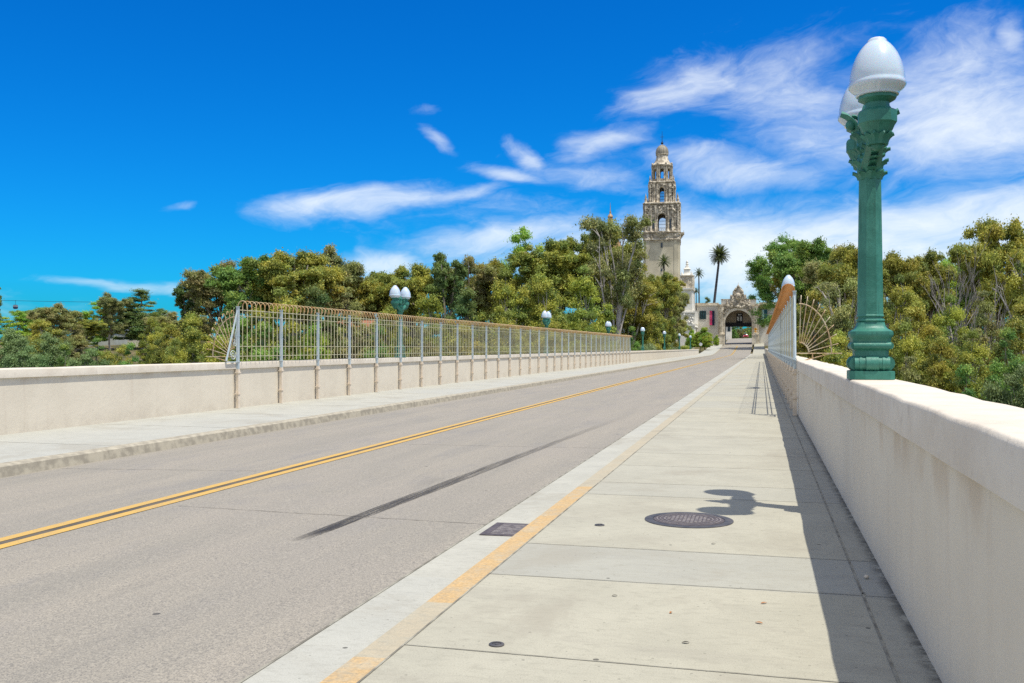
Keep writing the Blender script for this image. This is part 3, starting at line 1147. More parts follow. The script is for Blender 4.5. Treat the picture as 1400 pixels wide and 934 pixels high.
def build_gate():
    rnd = random.Random(9)
    root = empty('gate_building', (0, 0, 0), 'stone gateway with ornate arch across the end of the road', 'gate building')
    xl, xr = gx(991), gx(1028)
    cx, hw = (xl + xr) / 2, (xr - xl) / 2
    zs, ztop = gz(424) - hw, gz(418)
    blk = MB()
    bx0, bx1 = gx(982), gx(1038)
    blk.arch_wall(bx0, bx1, GZ - 1, ztop, GY, GY + 1.6, cx, hw, GZ - 1, zs, 20)
    # side walls of the passage
    blk.box(bx0, xl - .02, GY + 1.6, GY + 9, GZ - 1, ztop)
    blk.box(xr + .02, bx1, GY + 1.6, GY + 9, GZ - 1, ztop)
    blk.build('arch_block', M['stone_pale'], root)
    par = MB()
    par.box(gx(986), gx(1034), GY + .5, GY + 1.5, ztop + .5, gz(409.5))
    par.build('parapet', M['gatewall'], root)
    ent = MB()
    ent.box(bx0 - .3, bx1 + .3, GY - .5, GY + 1.8, ztop + .02, ztop + .5)
    ent.box(bx0 - .1, bx1 + .1, GY - .3, GY + 1.7, ztop - .35, ztop + .02)
    ent.box(gx(985.5), gx(1034.5), GY + .3, GY + 1.7, gz(409.5), gz(408.5))
    ent.build('cornice', M['stone'], root)
    # archivolt ring
    arc = MB()
    n = 28
    for k in range(n):
        q0, q1 = PI * k / n, PI * (k + 1) / n
        vs = []
        for q in (q0, q1):
            for r in (hw - .03, hw + .75):
                for y in (GY - .28, GY + .05):
                    vs.append((cx - r * math.cos(q), y, zs + r * math.sin(q)))
        arc.add(vs, [(0, 2, 6, 4), (1, 5, 7, 3), (0, 4, 5, 1), (2, 3, 7, 6)])
    for sx in (-1, 1):
        a, b = sorted((cx + sx * (hw - .03), cx + sx * (hw + .75)))
        arc.box(a, b, GY - .28, GY + .05, GZ - .3, zs)
    arc.build('arch_moulding', M['stone_pale'], root)
    # columns
    for pxs in (986.3, 1032.6):
        c = MB()
        x = gx(pxs)
        c.box(x - .95, x + .95, GY - 1.5, GY - .02, GZ - .5, gz(458))
        c.box(x - 1.05, x + 1.05, GY - 1.6, GY - .02, gz(458), gz(457))
        c.lathe([(.62, gz(457)), (.62, gz(455.5)), (.52, gz(455)), (.47, gz(428)), (.62, gz(427)), (.6, gz(426)), (.75, gz(421)), (.78, gz(419.5))], 14, (x, GY - .8, 0))
        ornament(c, x - .6, x + .6, gz(427), gz(420), GY - 1.2, 14, rnd, .12, .26)
        c.build('column', M['stone_pale'], root, 40)
    # carved spandrels and the crest
    for sx in (-1, 1):
        orn = MB()
        for _ in range(95):
            q = rnd.uniform(.12, 1.35)
            r = hw + rnd.uniform(.8, 3.1)
            x = cx + sx * r * math.cos(q)
            z = zs + r * math.sin(q)
            if z < ztop - .2 and abs(x - cx) < hw + 1.2:
                orn.ball((x, GY - .1, z), rnd.uniform(.16, .46), 7, 5, rnd.uniform(.7, 1.4))
        orn.build('spandrel_carving', M['stone'], root, 50)
    orn = MB()
    for _ in range(40):
        orn.ball((cx + rnd.uniform(-3.4, 3.4), GY - .35, ztop + rnd.uniform(-.6, .9)), rnd.uniform(.2, .46), 7, 5, 1.1)
    orn.build('keystone_carving', M['stone'], root, 50)
    cr = MB()
    zt = ztop + .4
    hh = gz(391.5) - zt
    outline = [(-2.5, 0), (-2.35, .25), (-1.9, .33), (-2.05, .5), (-1.55, .58), (-1.6, .72), (-1.25, .82), (-.9, .92), (-.12, .97), (0, 1.04),
               (.12, .97), (.9, .92), (1.25, .82), (1.6, .72), (1.55, .58), (2.05, .5), (1.9, .33), (2.35, .25), (2.5, 0)]
    cr.prism([(cx + a, zt + b * hh) for a, b in outline][::-1], GY - .1, GY + .8)
    cr.lathe([(.95, 0), (1.0, .12), (.8, .22), (.001, .3)], 16, (cx, GY - .1, zt + .42 * hh))
    cr.ball((cx, GY - .25, zt + .45 * hh), .95, 12, 8, 1.15)
    for k in range(70):
        t = rnd.random()
        w = np.interp(t, [0, .3, .6, .8, 1], [2.4, 2.0, 1.6, 1.0, .1])
        sx = rnd.choice((-1, 1))
        cr.ball((cx + sx * w * rnd.uniform(.55, 1.03), GY - .15, zt + t * hh), rnd.uniform(.14, .34), 7, 5, rnd.uniform(.8, 1.5))
    for sx, top in ((-3.3, .33), (3.3, .33), (-2.2, .62), (2.2, .62)):
        cr.lathe([(.28, 0), (.34, .3), (.18, .5), (.26, .8), (.12, 1.1), (.02, 1.5)], 8, (cx + sx, GY + .3, zt + hh * (top - .3)))
    cr.lathe([(.2, 0), (.25, .3), (.1, .5), (.03, 1.2)], 8, (cx, GY + .3, zt + hh))
    cr.build('crest', M['stone'], root, 50)
    # room over the passage with a dark beam and a window
    room = MB()
    zb = gz(446)
    room.box(xl - .01, xr + .01, GY + 7.0, GY + 7.5, gz(441), ztop - .4)
    room.build('passage_wall', M['taupe'], root)
    bm = MB()
    bm.box(xl - .01, xr + .01, GY + 6.4, GY + 8.9, zb, gz(441))
    bm.build('passage_beam', M['dark_wood'], root)
    ce = MB()
    ce.box(bx0, bx1, GY + 1.6, GY + 9, ztop - .3, ztop - .05)
    ce.build('passage_ceiling', M['taupe'], root)
    wf = MB()
    wx = gx(1010.5)
    wf.box(wx - .95, wx + .95, GY + 6.85, GY + 7.0, gz(441), gz(427.5))
    w = wf.build('window', M['dark_wood'], root)
    pn = MB()
    for sx in (-.42, .42):
        pn.box(wx + sx - .28, wx + sx + .28, GY + 6.80, GY + 6.85, gz(438), gz(432))
    pn.box(wx - .5, wx + .5, GY + 6.80, GY + 6.85, gz(430.2), gz(428.4))
    pn.build('pane', M['lamp_lens'], w)
    fan = MB()
    # wings
    for (a, b, nm) in ((948, 982, 'l'), (1038, 1085, 'r')):
        wg = MB()
        wg.box(gx(a), gx(b), GY + .8, GY + 9, GZ - 2, gz(417.5))
        wg.build('wing_wall', M['gatewall'], root)
        co = MB()
        co.box(gx(a) - .2, gx(b) + .2, GY + .4, GY + 9.2, gz(417.5), gz(416.2))
        co.box(gx(a), gx(b), GY + .7, GY + 9, gz(416.2), gz(413.5))
        co.build('wing_cornice', M['stone_pale'], root)
    w1 = MB()
    w1.box(gx(956.2), gx(965.2), GY + .70, GY + .80, gz(436), gz(424.5))
    wo = w1.build('window', M['teal'], root)
    p1 = MB()
    for i in range(3):
        for j in range(4):
            a = gx(956.9 + i * 2.75)
            zz0 = gz(435.3 - j * 2.7)
            p1.box(a, a + .42, GY + .66, GY + .70, zz0, zz0 + .42)
    p1.build('pane', M['glass_dark'], wo)
    # banners hang clear of the wall
    for (a, b, y0_, y1_, c1, c2, lb) in ((970.2, 977, 424.8, 444.2, 'pink', 'navy', 'pink and navy banner left of the arch'),
                                        (1041.5, 1049, 424, 442.5, 'mint', 'tealcloth', 'teal banner with pale strip right of the arch')):
        m = 970.2 + 3.4 if a < 1000 else 1044.5
        o = empty('banner', (gx(m), GY, gz(y1_)), lb, 'banner')
        def wavy(x0, x1, mat, nm):
            mb = MB()
            nn = 12
            vs = []
            for k in range(nn + 1):
                z = (gz(y0_) - gz(y1_)) * k / nn
                yy = -.05 + .05 * math.sin(k * .9)
                for xx in (x0, x1):
                    vs += [(xx - gx(m), yy, z), (xx - gx(m), yy + .03, z)]
            fs = []
            for k in range(nn):
                q = 4 * k
                fs += [(q, q + 2, q + 6, q + 4), (q + 3, q + 1, q + 5, q + 7), (q + 1, q, q + 4, q + 5), (q + 2, q + 3, q + 7, q + 6)]
            mb.add(vs, fs)
            return mb.build(nm, M[mat], o)
        wavy(gx(a), gx(m) - .004, c1, 'light_strip')
        wavy(gx(m) + .004, gx(b), c2, 'dark_strip')
        rod = MB()
        for zz in (gz(y0_) - gz(y1_) + .06, -.06):
            rod.tube([(gx(a) - gx(m) - .1, -.03, zz), (gx(b) - gx(m) + .1, -.03, zz)], .05, 6)
            rod.tube([(0, -.03, zz), (0, .82, zz)], .04, 6)
        rod.build('banner_rod', M['black'], o)
        # illegible pale lettering down the light strip
        lt = MB()
        rr = random.Random(4)
        x0, x1 = gx(a), gx(m)
        k = 0.5
        while k < 8.6 * .45:
            hgt = rr.uniform(.16, .26)
            z = .35 + k
            if z + hgt < gz(y0_) - gz(y1_) - .2:
                lt.box(x0 - gx(m) + .35, x1 - gx(m) - .35, -.125, -.115, z, z + hgt)
            k += hgt + .12
        lt.build('lettering', M['lamp_lens'] if c1 == 'pink' else M['tealcloth'], o)
    # pedestal wall in front of right column
    # warning sign
    sx_ = gx(1033.2)
    sd = empty('warning_sign', (sx_, GY - 3, rz(GY - 3)), 'yellow diamond warning sign on a post right of the arch', 'road sign')
    zz = gz(450.6) - rz(GY - 3)
    pl = MB()
    pl.prism([(0, zz - .55), (.55, zz), (0, zz + .55), (-.55, zz)], -.08, -.04)
    pl.prism([(-.34, zz - .95), (.34, zz - .95), (.34, zz - .6), (-.34, zz - .6)], -.08, -.04)
    plate = pl.build('plate', M['sign_yellow'], sd)
    sy = MB()
    sy.box(-.05, .05, -.10, -.085, zz - .22, zz + .12)
    sy.prism([(-.16, zz + .1), (.16, zz + .1), (0, zz + .32)], -.10, -.085)
    sy.build('symbol', M['black'], plate)
    po = MB()
    po.tube([(0, 0, -.3), (0, 0, zz + .5)], .045, 8)
    po.build('pole', M['greyroof'], sd)


build_gate()


# ------------------------------------------------------------------ tower
def build_tower():
    rnd = random.Random(31)
    d = 300.0
    tx, ty = at(905.5, d)
    k = d / F
    z = lambda py: zat(py, d)
    base = 2.0
    root = empty('bell_tower', (tx, ty, base), 'tall ornate stone bell tower with domed top rising over trees', 'tower', rz=math.radians(4))
    Z = lambda py: z(py) - base

    sh = MB()
    h0 = 23.6 * k
    sh.sq([(h0, -2), (h0, Z(331))], .06)
    for q in range(4):
        ca, sa = math.cos(q * PI / 2), math.sin(q * PI / 2)
        for xx in (-h0 * .80, h0 * .80):
            c = Vector((xx * ca + h0 * sa * 1.0, xx * sa - h0 * ca * 1.0, Z(331) / 2))
            ax = Vector((ca, sa, 0)) * .55
            ay = Vector((sa, -ca, 0)) * .12
            sh.obox(c, ax, ay, (0, 0, Z(331) / 2))
    sh.build('shaft', M['shaft'], root)
    slit = MB()
    slit.box(-.28, .28, -h0 - .16, -h0 + .05, Z(341), Z(334.5))
    slit.box(-.25, .25, -h0 - .16, -h0 + .05, Z(373), Z(369))
    slit.build('slit_window', M['glass_dark'], root)

    def cornice(hw, zc, th, ch, nm='cornice', bal=True):
        c = MB()
        c.sq([(hw * .93, zc - th * .5), (hw * 1.0, zc - th * .2), (hw * 1.04, zc), (hw * 1.04, zc + th * .3), (hw * .97, zc + th * .5)], ch)
        if bal:
            nn = int(hw * 4)
            for q in range(4):
                ca, sa = math.cos(q * PI / 2), math.sin(q * PI / 2)
                for i in range(nn):
                    t = -hw + 2 * hw * (i + .5) / nn
                    c.ball((t * ca + hw * sa, t * sa - hw * ca, zc - th * .55), .16, 6, 4)
        return c.build(nm, M['stone'], root, 30)

    cornice(24.2 * k, Z(330.5), 1.0, .1)
    # frieze between the shaft cornice and the first stage
    fz = MB()
    fz.sq([(23.6 * k, Z(330)), (23.6 * k, Z(321))], .08)
    for q in range(4):
        ca, sa = math.cos(q * PI / 2), math.sin(q * PI / 2)
        hwf = 23.6 * k
        for _ in range(26):
            t = rnd.uniform(-hwf * .95, hwf * .95)
            fz.ball((t * ca + hwf * sa, t * sa - hwf * ca, rnd.uniform(Z(329), Z(322.5))), rnd.uniform(.18, .4), 6, 4, 1.1)
    fz.build('frieze', M['stone'], root, 50)
    cornice(24.4 * k, Z(320.5), .9, .1)
    # balconies under the big arches
    for q in range(4):
        ca, sa = math.cos(q * PI / 2), math.sin(q * PI / 2)
        b = MB()
        hw = 24.5 * k
        def P(x, y, zz):
            return (x * ca - y * sa, x * sa + y * ca, zz)
        for (zz, hwid, dep) in ((Z(320), 1.9, 1.5), (Z(322), 1.6, 1.2), (Z(324), 1.25, .9), (Z(326), .8, .6)):
            b.obox(P(0, -hw - dep / 2 + .3, zz), tuple(v * hwid for v in (ca, sa, 0)), tuple(v * dep / 2 for v in (-sa, ca, 0)), (0, 0, .24))
        for i in range(7):
            b.tube([P(-1.7 + i * .566, -hw - 1.05, Z(320)), P(-1.7 + i * .566, -hw - 1.05, Z(316.5))], .05, 5)
        b.tube([P(-1.75, -hw - 1.05, Z(316.5)), P(1.75, -hw - 1.05, Z(316.5))], .06, 5)
        b.build('balcony', M['stone'], root)

    def stage(hw, z0, z1, ow, oz0, osp, t, mat, norn, slits=False, colw=.45):
        for q in range(4):
            w = MB()
            w.arch_wall(-hw, hw if True else 0, z0, z1, -hw, -hw + t, 0, ow, oz0, osp, 12)
            # paired engaged columns with swollen tops
            for xx in (-.93, -.62, -.36, .36, .62, .93):
                x = xx * hw
                prof = [(colw * .62, 0), (colw * .62, .3), (colw * .42, .4), (colw * .5, (z1 - z0) * .3), (colw * .34, (z1 - z0) * .55), (colw * .55, (z1 - z0) * .6),
                        (colw * .4, (z1 - z0) * .8), (colw * .62, (z1 - z0) * .88), (colw * .62, (z1 - z0) * .97)]
                w.lathe(prof, 7, (x, -hw - .12, z0))
            ornament(w, -hw, hw, z0 + (z1 - z0) * .74, z1, -hw - .15, norn, rnd, .14, .34)
            for xs in (-.77, .77):
                ornament(w, xs * hw - .35, xs * hw + .35, z0, z1, -hw - .08, norn // 2, rnd, .1, .24)
            for i in range(9):
                qa = PI * i / 8
                w.ball((-(ow + .3) * math.cos(qa), -hw - .12, osp + (ow + .3) * math.sin(qa)), .2, 6, 4)
            me = w.mesh('stage_wall', mat, 50)
            o = link('stage_wall', me, root)
            o.rotation_euler = (0, 0, q * PI / 2)
            if slits:
                s_ = MB()
                for xs in (-.49, .49):
                    s_.box(xs * hw - .26, xs * hw + .26, -hw - .06, -hw + .04, Z(315), Z(303))
                so = s_.build('slit_window', M['glass_dark'], o)
            # iron grille in the arch
            gr = MB()
            for i in range(-1, 2):
                gr.tube([(i * ow * .5, -hw + t * .5, oz0), (i * ow * .5, -hw + t * .5, osp + ow * .8)], .045, 4)
            for i in range(1, 5):
                zz = oz0 + (osp - oz0) * i / 4.0
                gr.tube([(-ow, -hw + t * .5, zz), (ow, -hw + t * .5, zz)], .04, 4)
            gr.build('grille', M['black'], o)

    stage(23.2 * k, Z(320), Z(283), 5.0 * k, Z(318.5), Z(300), 1.0, M['stone'], 60, True, .6)
    fl = MB()
    fl.sq([(22 * k, Z(320.3)), (22 * k, Z(319.6))])
    fl.sq([(22 * k, Z(283.5)), (22 * k, Z(281.8))])
    fl.sq([(17 * k, Z(252.8)), (17 * k, Z(251.6))])
    fl.build('floor_slab', M['stone'], root)
    cornice(24.4 * k, Z(281.8), 1.0, .12)

    def pinnacle(x, y, z0, s):
        p = MB()
        p.lathe([(.55 * s, 0), (.6 * s, .4 * s), (.35 * s, .7 * s), (.5 * s, 1.3 * s), (.3 * s, 1.9 * s), (.36 * s, 2.2 * s), (.12 * s, 3.0 * s), (.02, 3.6 * s)], 8, (x, y, z0))
        p.build('pinnacle', M['stone'], root, 50)
    for sx in (-1, 1):
        for sy in (-1, 1):
            pinnacle(sx * 21.2 * k, sy * 21.2 * k, Z(281), .9)
            pinnacle(sx * 15.8 * k, sy * 15.8 * k, Z(251), .6)
    for q in range(4):
        ca, sa = math.cos(q * PI / 2), math.sin(q * PI / 2)
        for t in (-12.5, 12.5):
            x, y = t * k, -22.4 * k
            pinnacle(x * ca - y * sa, x * sa + y * ca, Z(281), .6)
    stage(16.8 * k, Z(281), Z(253.5), 3.1 * k, Z(279.5), Z(262), .8, M['stone'], 30, False, .5)
    cornice(17.6 * k, Z(252), .9, .3)
    # octagonal lantern with eight openings
    ap = 13.2 * k
    side = ap * math.tan(PI / 8)
    for q in range(8):
        w = MB()
        w.arch_wall(-side - .03, side + .03, Z(250.5), Z(229), -ap, -ap + .5, 0, side * .42, Z(246), Z(234.5), 8)
        for xx in (-side, -side * .6, side * .6, side):
            w.lathe([(.22, 0), (.16, .3), (.15, Z(231) - Z(250)), (.26, Z(229.5) - Z(250))], 7, (xx, -ap - .1, Z(250)))
        ornament(w, -side, side, Z(232), Z(229), -ap - .05, 6, rnd, .1, .2)
        ornament(w, -side, side, Z(250), Z(246), -ap - .1, 5, rnd, .12, .25)
        me = w.mesh('lantern_wall', M['stone'], 50)
        link('lantern_wall', me, root).rotation_euler = (0, 0, q * PI / 4)
    c = MB()
    c.lathe([(ap * 1.04, Z(229.2)), (ap * 1.13, Z(228)), (ap * 1.13, Z(226.5)), (ap * 1.0, Z(225.5)), (ap * .8, Z(222)), (ap * .66, Z(218.5)), (ap * .60, Z(215)), (ap * .60, Z(212.5)),
             (ap * .66, Z(212)), (ap * .66, Z(210.8))], 16, ph=PI / 16)
    for q in range(8):
        a = q * PI / 4 + PI / 8
        c.ball((ap * 1.06 * math.cos(a), ap * 1.06 * math.sin(a), Z(225.4)), .34, 7, 5, 1.5)
    c.build('skirt_roof', M['stone'], root, 40)
    dm = MB()
    R = ap * .61
    dm.lathe([(R, Z(210.8)), (R * 1.03, Z(208.5)), (R * .98, Z(205.5)), (R * .82, Z(202.3)), (R * .55, Z(199.8)), (R * .25, Z(198.3)), (R * .12, Z(197.6)), (R * .1, Z(196.6))], 20)
    for q in range(10):
        a = 2 * PI * q / 10
        pts = [(R * r * math.cos(a), R * r * math.sin(a), Z(p)) for r, p in ((1.02, 210.5), (1.05, 208.5), (1.0, 205.5), (.84, 202.3), (.57, 199.8), (.26, 198.2))]
        dm.tube(pts, .09, 5)
    do = dm.build('dome', M['dome'], root, 50)
    fi = MB()
    fi.lathe([(.2, Z(197)), (.42, Z(196)), (.42, Z(195)), (.16, Z(194)), (.1, Z(193.2)), (.22, Z(192.6)), (.07, Z(192)), (.07, Z(186)), (.035, Z(179))], 8)
    fi.tube([(-.6, 0, Z(187)), (.6, 0, Z(187))], .05, 5)
    fi.build('weather_vane', M['black'], do, 40)


build_tower()


# ------------------------------------------------------------------ church pieces beside the gate
def build_church():
    rnd = random.Random(12)
    d = 285.0
    k = d / F
    x, y = at(939.5, d)
    Z = lambda py: zat(py, d)
    root = empty('white_church_front', (x, y, 1.5), 'sunlit white church front with stepped pinnacle between tower and gate', 'church')
    z0 = 1.5
    w = MB()
    # main wall block (its road side in full sun)
    w.box(-9.0, 2.15, -3.0, 12, -1, Z(428) - z0)
    w.box(-9.0, 1.6, -2.6, 11, Z(428) - z0, Z(396) - z0)
    w.build('wall', M['white'], root)
    o = MB()
    for zz in (Z(396), Z(428), Z(445)):
        o.box(-9.2, 2.45 if zz < Z(420) else 1.9, -3.3, 12.2, zz - z0 - .15, zz - z0 + .3)
    for i in range(10):
        yy = -2.4 + i * 1.4
        o.lathe([(.34, 0), (.28, .6), (.3, 3.5), (.42, 3.9)], 8, (2.3, yy, Z(443) - z0))
        o.ball((2.25, yy, Z(447) - z0), .35, 7, 5)
    ornament(o, -1.5, 1.9, Z(443) - z0, Z(430) - z0, -3.1, 50, rnd, .15, .35)
    o.build('carving', M['white'], root, 50)
    p = MB()
    hw = 1.75
    p.sq([(hw, Z(396) - z0), (hw, Z(378.5) - z0)], .12)
    p.sq([(hw * 1.2, Z(378.5) - z0), (hw * 1.2, Z(376.8) - z0)], .12)
    for sx in (-1, 1):
        for sy in (-1, 1):
            p.lathe([(.4, Z(396) - z0), (.3, Z(390) - z0), (.36, Z(384) - z0), (.28, Z(379) - z0)], 7, (sx * hw, sy * hw, 0))
    ornament(p, -hw, hw, Z(394) - z0, Z(380) - z0, -hw - .05, 40, rnd, .12, .3)
    p.build('pinnacle', M['stone_pale'], root, 50)
    t = MB()
    t.sq([(1.45, Z(376.8) - z0), (1.3, Z(375) - z0), (.95, Z(374.6) - z0), (.9, Z(368.5) - z0), (1.05, Z(368) - z0), (1.0, Z(367.3) - z0), (.6, Z(366.5) - z0), (.5, Z(363.5) - z0), (.3, Z(363) - z0)], .2)
    t.lathe([(.25, Z(363) - z0), (.5, Z(361.2) - z0), (.3, Z(360) - z0), (.42, Z(358.5) - z0), (.05, Z(355.5) - z0)], 8)
    for sx in (-1, 1):
        t.lathe([(.28, 0), (.3, .5), (.1, 1.0), (.02, 1.6)], 7, (sx * 1.45, -1.4, Z(376.8) - z0))
    t.build('pinnacle_top', M['white'], root, 50)
    # tiled dome tip of the building further left, showing over the trees
    d = 310.0
    x, y = at(834.5, d)
    Z2 = lambda py: zat(py, d)
    root = empty('tiled_dome', (x, y, Z2(330)), 'orange tiled lantern tip with finial peeking over trees left of tower', 'dome')
    dm = MB()
    z0 = Z2(330)
    dm.lathe([(5.0, -8), (4.6, -4), (3.4, -1.0), (2.2, 1.2), (1.0, 3.0), (.9, Z2(301) - z0)], 20)
    dm.build('dome_shell', M['dome_orange'], root, 50)
    l = MB()
    l.lathe([(.8, Z2(302) - z0), (.75, Z2(297) - z0), (.95, Z2(296.5) - z0), (.65, Z2(294) - z0), (.25, Z2(292) - z0), (.3, Z2(290) - z0), (.12, Z2(288) - z0), (.1, Z2(283) - z0), (.04, Z2(277) - z0)], 10)
    l.build('lantern', M['dome_orange'], root, 40)
    st = MB()
    st.box(-5.6, 5.6, -5.6, 5.6, -24, -8)
    st.build('drum', M['white'], root)


build_church()


# ------------------------------------------------------------------ scattered buildings
def house(name, px0, px1, py_roof, py_eave, d, depth, wall, roof, label, ground=None, flat=True, nwin=4):
    x0, y0 = at(px0, d)
    x1, y1 = at(px1, d)
    cx, cy = (x0 + x1) / 2, (y0 + y1) / 2
    W = math.hypot(x1 - x0, y1 - y0) / 2
    zg = land(cx, cy) - 1.0 if ground is None else ground
    ze, zr = zat(py_eave, d), zat(py_roof, d)
    rz_ = math.atan2(y1 - y0, x1 - x0)
    root = empty(name, (cx, cy, zg), label, 'building', rz=rz_)
    w = MB()
    w.box(-W, W, 0, depth, 0, ze - zg)
    w.build('wall', M[wall], root)
    r = MB()
    if flat:
        r.box(-W - .5, W + .5, -.6, depth + .6, ze - zg + .002, ze - zg + (zr - ze) * .45)
        r.box(-W * .9, W * .9, .6, depth - .6, ze - zg + (zr - ze) * .45 + .002, zr - zg)
    else:
        r.add([(-W - .5, -.6, ze - zg), (W + .5, -.6, ze - zg), (W + .5, depth + .6, ze - zg), (-W - .5, depth + .6, ze - zg),
               (-W * .8, depth / 2, zr - zg), (W * .8, depth / 2, zr - zg)],
              [(0, 1, 5, 4), (1, 2, 5), (2, 3, 4, 5), (3, 0, 4), (3, 2, 1, 0)])
    r.build('roof', M[roof], root)
    for i in range(nwin):
        x = -W + 2 * W * (i + .5) / nwin
        f = MB()
        hh = (ze - zg)
        f.box(x - W / nwin * .45, x + W / nwin * .45, -.06, .02, hh - 2.6, hh - .9)
        fo = f.build('window', M['teal'], root)
        p = MB()
        for s in (-1, 1):
            a = x + s * W / nwin * .21
            p.box(a - W / nwin * .17, a + W / nwin * .17, -.09, -.06, hh - 2.45, hh - 1.05)
        p.build('pane', M['glass_dark'], fo)
    return root


house('museum_building', 104, 156, 447.5, 452, 330, 14, 'palegreen', 'greyroof', 'long low pale building with pale flat roof among left trees', nwin=6)
house('museum_building', 170, 222, 428.5, 432, 360, 16, 'palegreen', 'greyroof', 'pale green block with flat roof behind the far left trees', nwin=5)
house('museum_building', 174, 206, 450, 454, 310, 10, 'white', 'greyroof', 'small white block with white roof edge below the pale green block', nwin=3)
house('villa', 515, 560, 388, 398, 215, 12, 'tan_wall', 'redroof', 'tan house with red roof hidden behind the first left twin lamp', flat=False, nwin=3)
house('villa', 452, 512, 437, 447, 150, 9, 'tan_wall', 'redroof', 'tan house with reddish roof glimpsed through the left fence bars', flat=False, nwin=4)
house('plaza_building', 985, 1000.5, 441, 443, 338, 12, 'white', 'greyroof', 'pale building side seen through the left of the arch', ground=3.0, nwin=2)


def build_gondola():
    d = 520.0
    p0 = at(-120, d)
    p1 = at(175, d)
    pts = []
    for i in range(25):
        t = i / 24.0
        px = -120 + 295 * t
        x, y = at(px, d)
        pts.append((x, y, zat(407.2 + 6.5 * t + 3.0 * math.sin(PI * t) * .3, d)))
    c = MB()
    for off in (0.0,):
        c.tube([(x, y, z + off) for x, y, z in pts], .10, 6)
    tag(c.build('tram_cable', M['black']), 'thin black aerial tram cable across the far left sky', 'cable')
    x, y = at(21, d)
    zc = np.interp(21, [-120, 175], [0, 1])
    z = zat(407.2 + 6.5 * float(zc) + .9 * math.sin(PI * float(zc)), d)
    root = empty('gondola', (x, y, z), 'small dark blue gondola hanging from the tram cable', 'gondola', rz=TH)
    h = MB()
    h.tube([(0, 0, -.05), (0, 0, -2.2)], .07, 6)
    h.box(-.5, .5, -.08, .08, -.1, .12)
    h.build('hanger', M['black'], root)
    b = MB()
    b.sq([(.55, -4.5), (.95, -4.2), (1.05, -3.4), (.95, -2.5), (.6, -2.2)], .3)
    b.build('cabin', M['gondola'], root, 40)
    g = MB()
    g.sq([(1.03, -3.3), (1.0, -2.65)], .3)
    g.build('window_band', M['greyroof'], root)


build_gondola()


def build_car():
    d = 338.0
    x, y = at(1019.5, d)
    root = empty('parked_car', (x, y, rz(y) - .18), 'red car on the road beyond the arch', 'car')
    b = MB()
    b.sq([(.9, .32), (.95, .5), (.95, .85), (.88, .98)], .15)
    v = []
    for (xx, yy, zz) in b.v:
        v.append((xx, yy * 2.3, zz))
    b.v = v
    b.build('body', M['car_red'], root, 40)
    c = MB()
    c.sq([(.84, .98), (.68, 1.42), (.62, 1.46)], .15)
    c.v = [(xx, yy * 1.35 + .2, zz) for xx, yy, zz in c.v]
    cab = c.build('cabin', M['glass_dark'], root, 40)
    rf = MB()
    rf.box(-.64, .64, -.65, 1.05, 1.461, 1.50)
    rf.build('roof', M['car_red'], cab)
    for sx in (-1, 1):
        for yy in (-1.35, 1.35):
            w = MB()
            w.tube([(sx * .78, yy, .33), (sx * .97, yy, .33)], .33, 16)
            wo = w.build('wheel', M['rubber'], root)
            h = MB()
            h.tube([(sx * .971, yy, .33), (sx * .985, yy, .33)], .19, 12)
            h.build('rim', M['greyroof'], wo)
        l = MB()
        l.box(sx * .68 - .18, sx * .68 + .18, -2.20, -2.10, .66, .82)
        l.build('headlight', M['lamp_lens'], root)
    g = MB()
    g.box(-.42, .42, -2.21, -2.12, .45, .6)
    g.build('grille', M['black'], root)


build_car()


# ------------------------------------------------------------------ vegetation
rng = np.random.default_rng(7)

PAL = {
    'olive': [(.135, .118, .026), (.105, .105, .026), (.17, .135, .028), (.085, .095, .03), (.20, .15, .03)],
    'green': [(.065, .105, .028), (.05, .085, .026), (.085, .125, .03), (.11, .13, .03)],
    'bright': [(.13, .17, .022), (.10, .16, .025), (.17, .19, .028)],
    'yellow': [(.16, .145, .024), (.125, .125, .026), (.19, .16, .03), (.10, .11, .027), (.085, .10, .03)],
    'brown': [(.125, .098, .048), (.10, .09, .045), (.15, .115, .052), (.09, .09, .04), (.13, .12, .045)],
    'grey': [(.10, .11, .062), (.085, .10, .055), (.12, .125, .075)],
    'sage': [(.085, .105, .05), (.07, .095, .042), (.10, .12, .058)],
    'dark': [(.045, .07, .028), (.06, .075, .028), (.075, .085, .03)],
}


PAL = {k: [(q[0] * 3.1, q[1] * 3.6, q[2] * 3.0) for q in v] for k, v in PAL.items()}


LEAFMUL, LEAFSZ = 2.6, .66


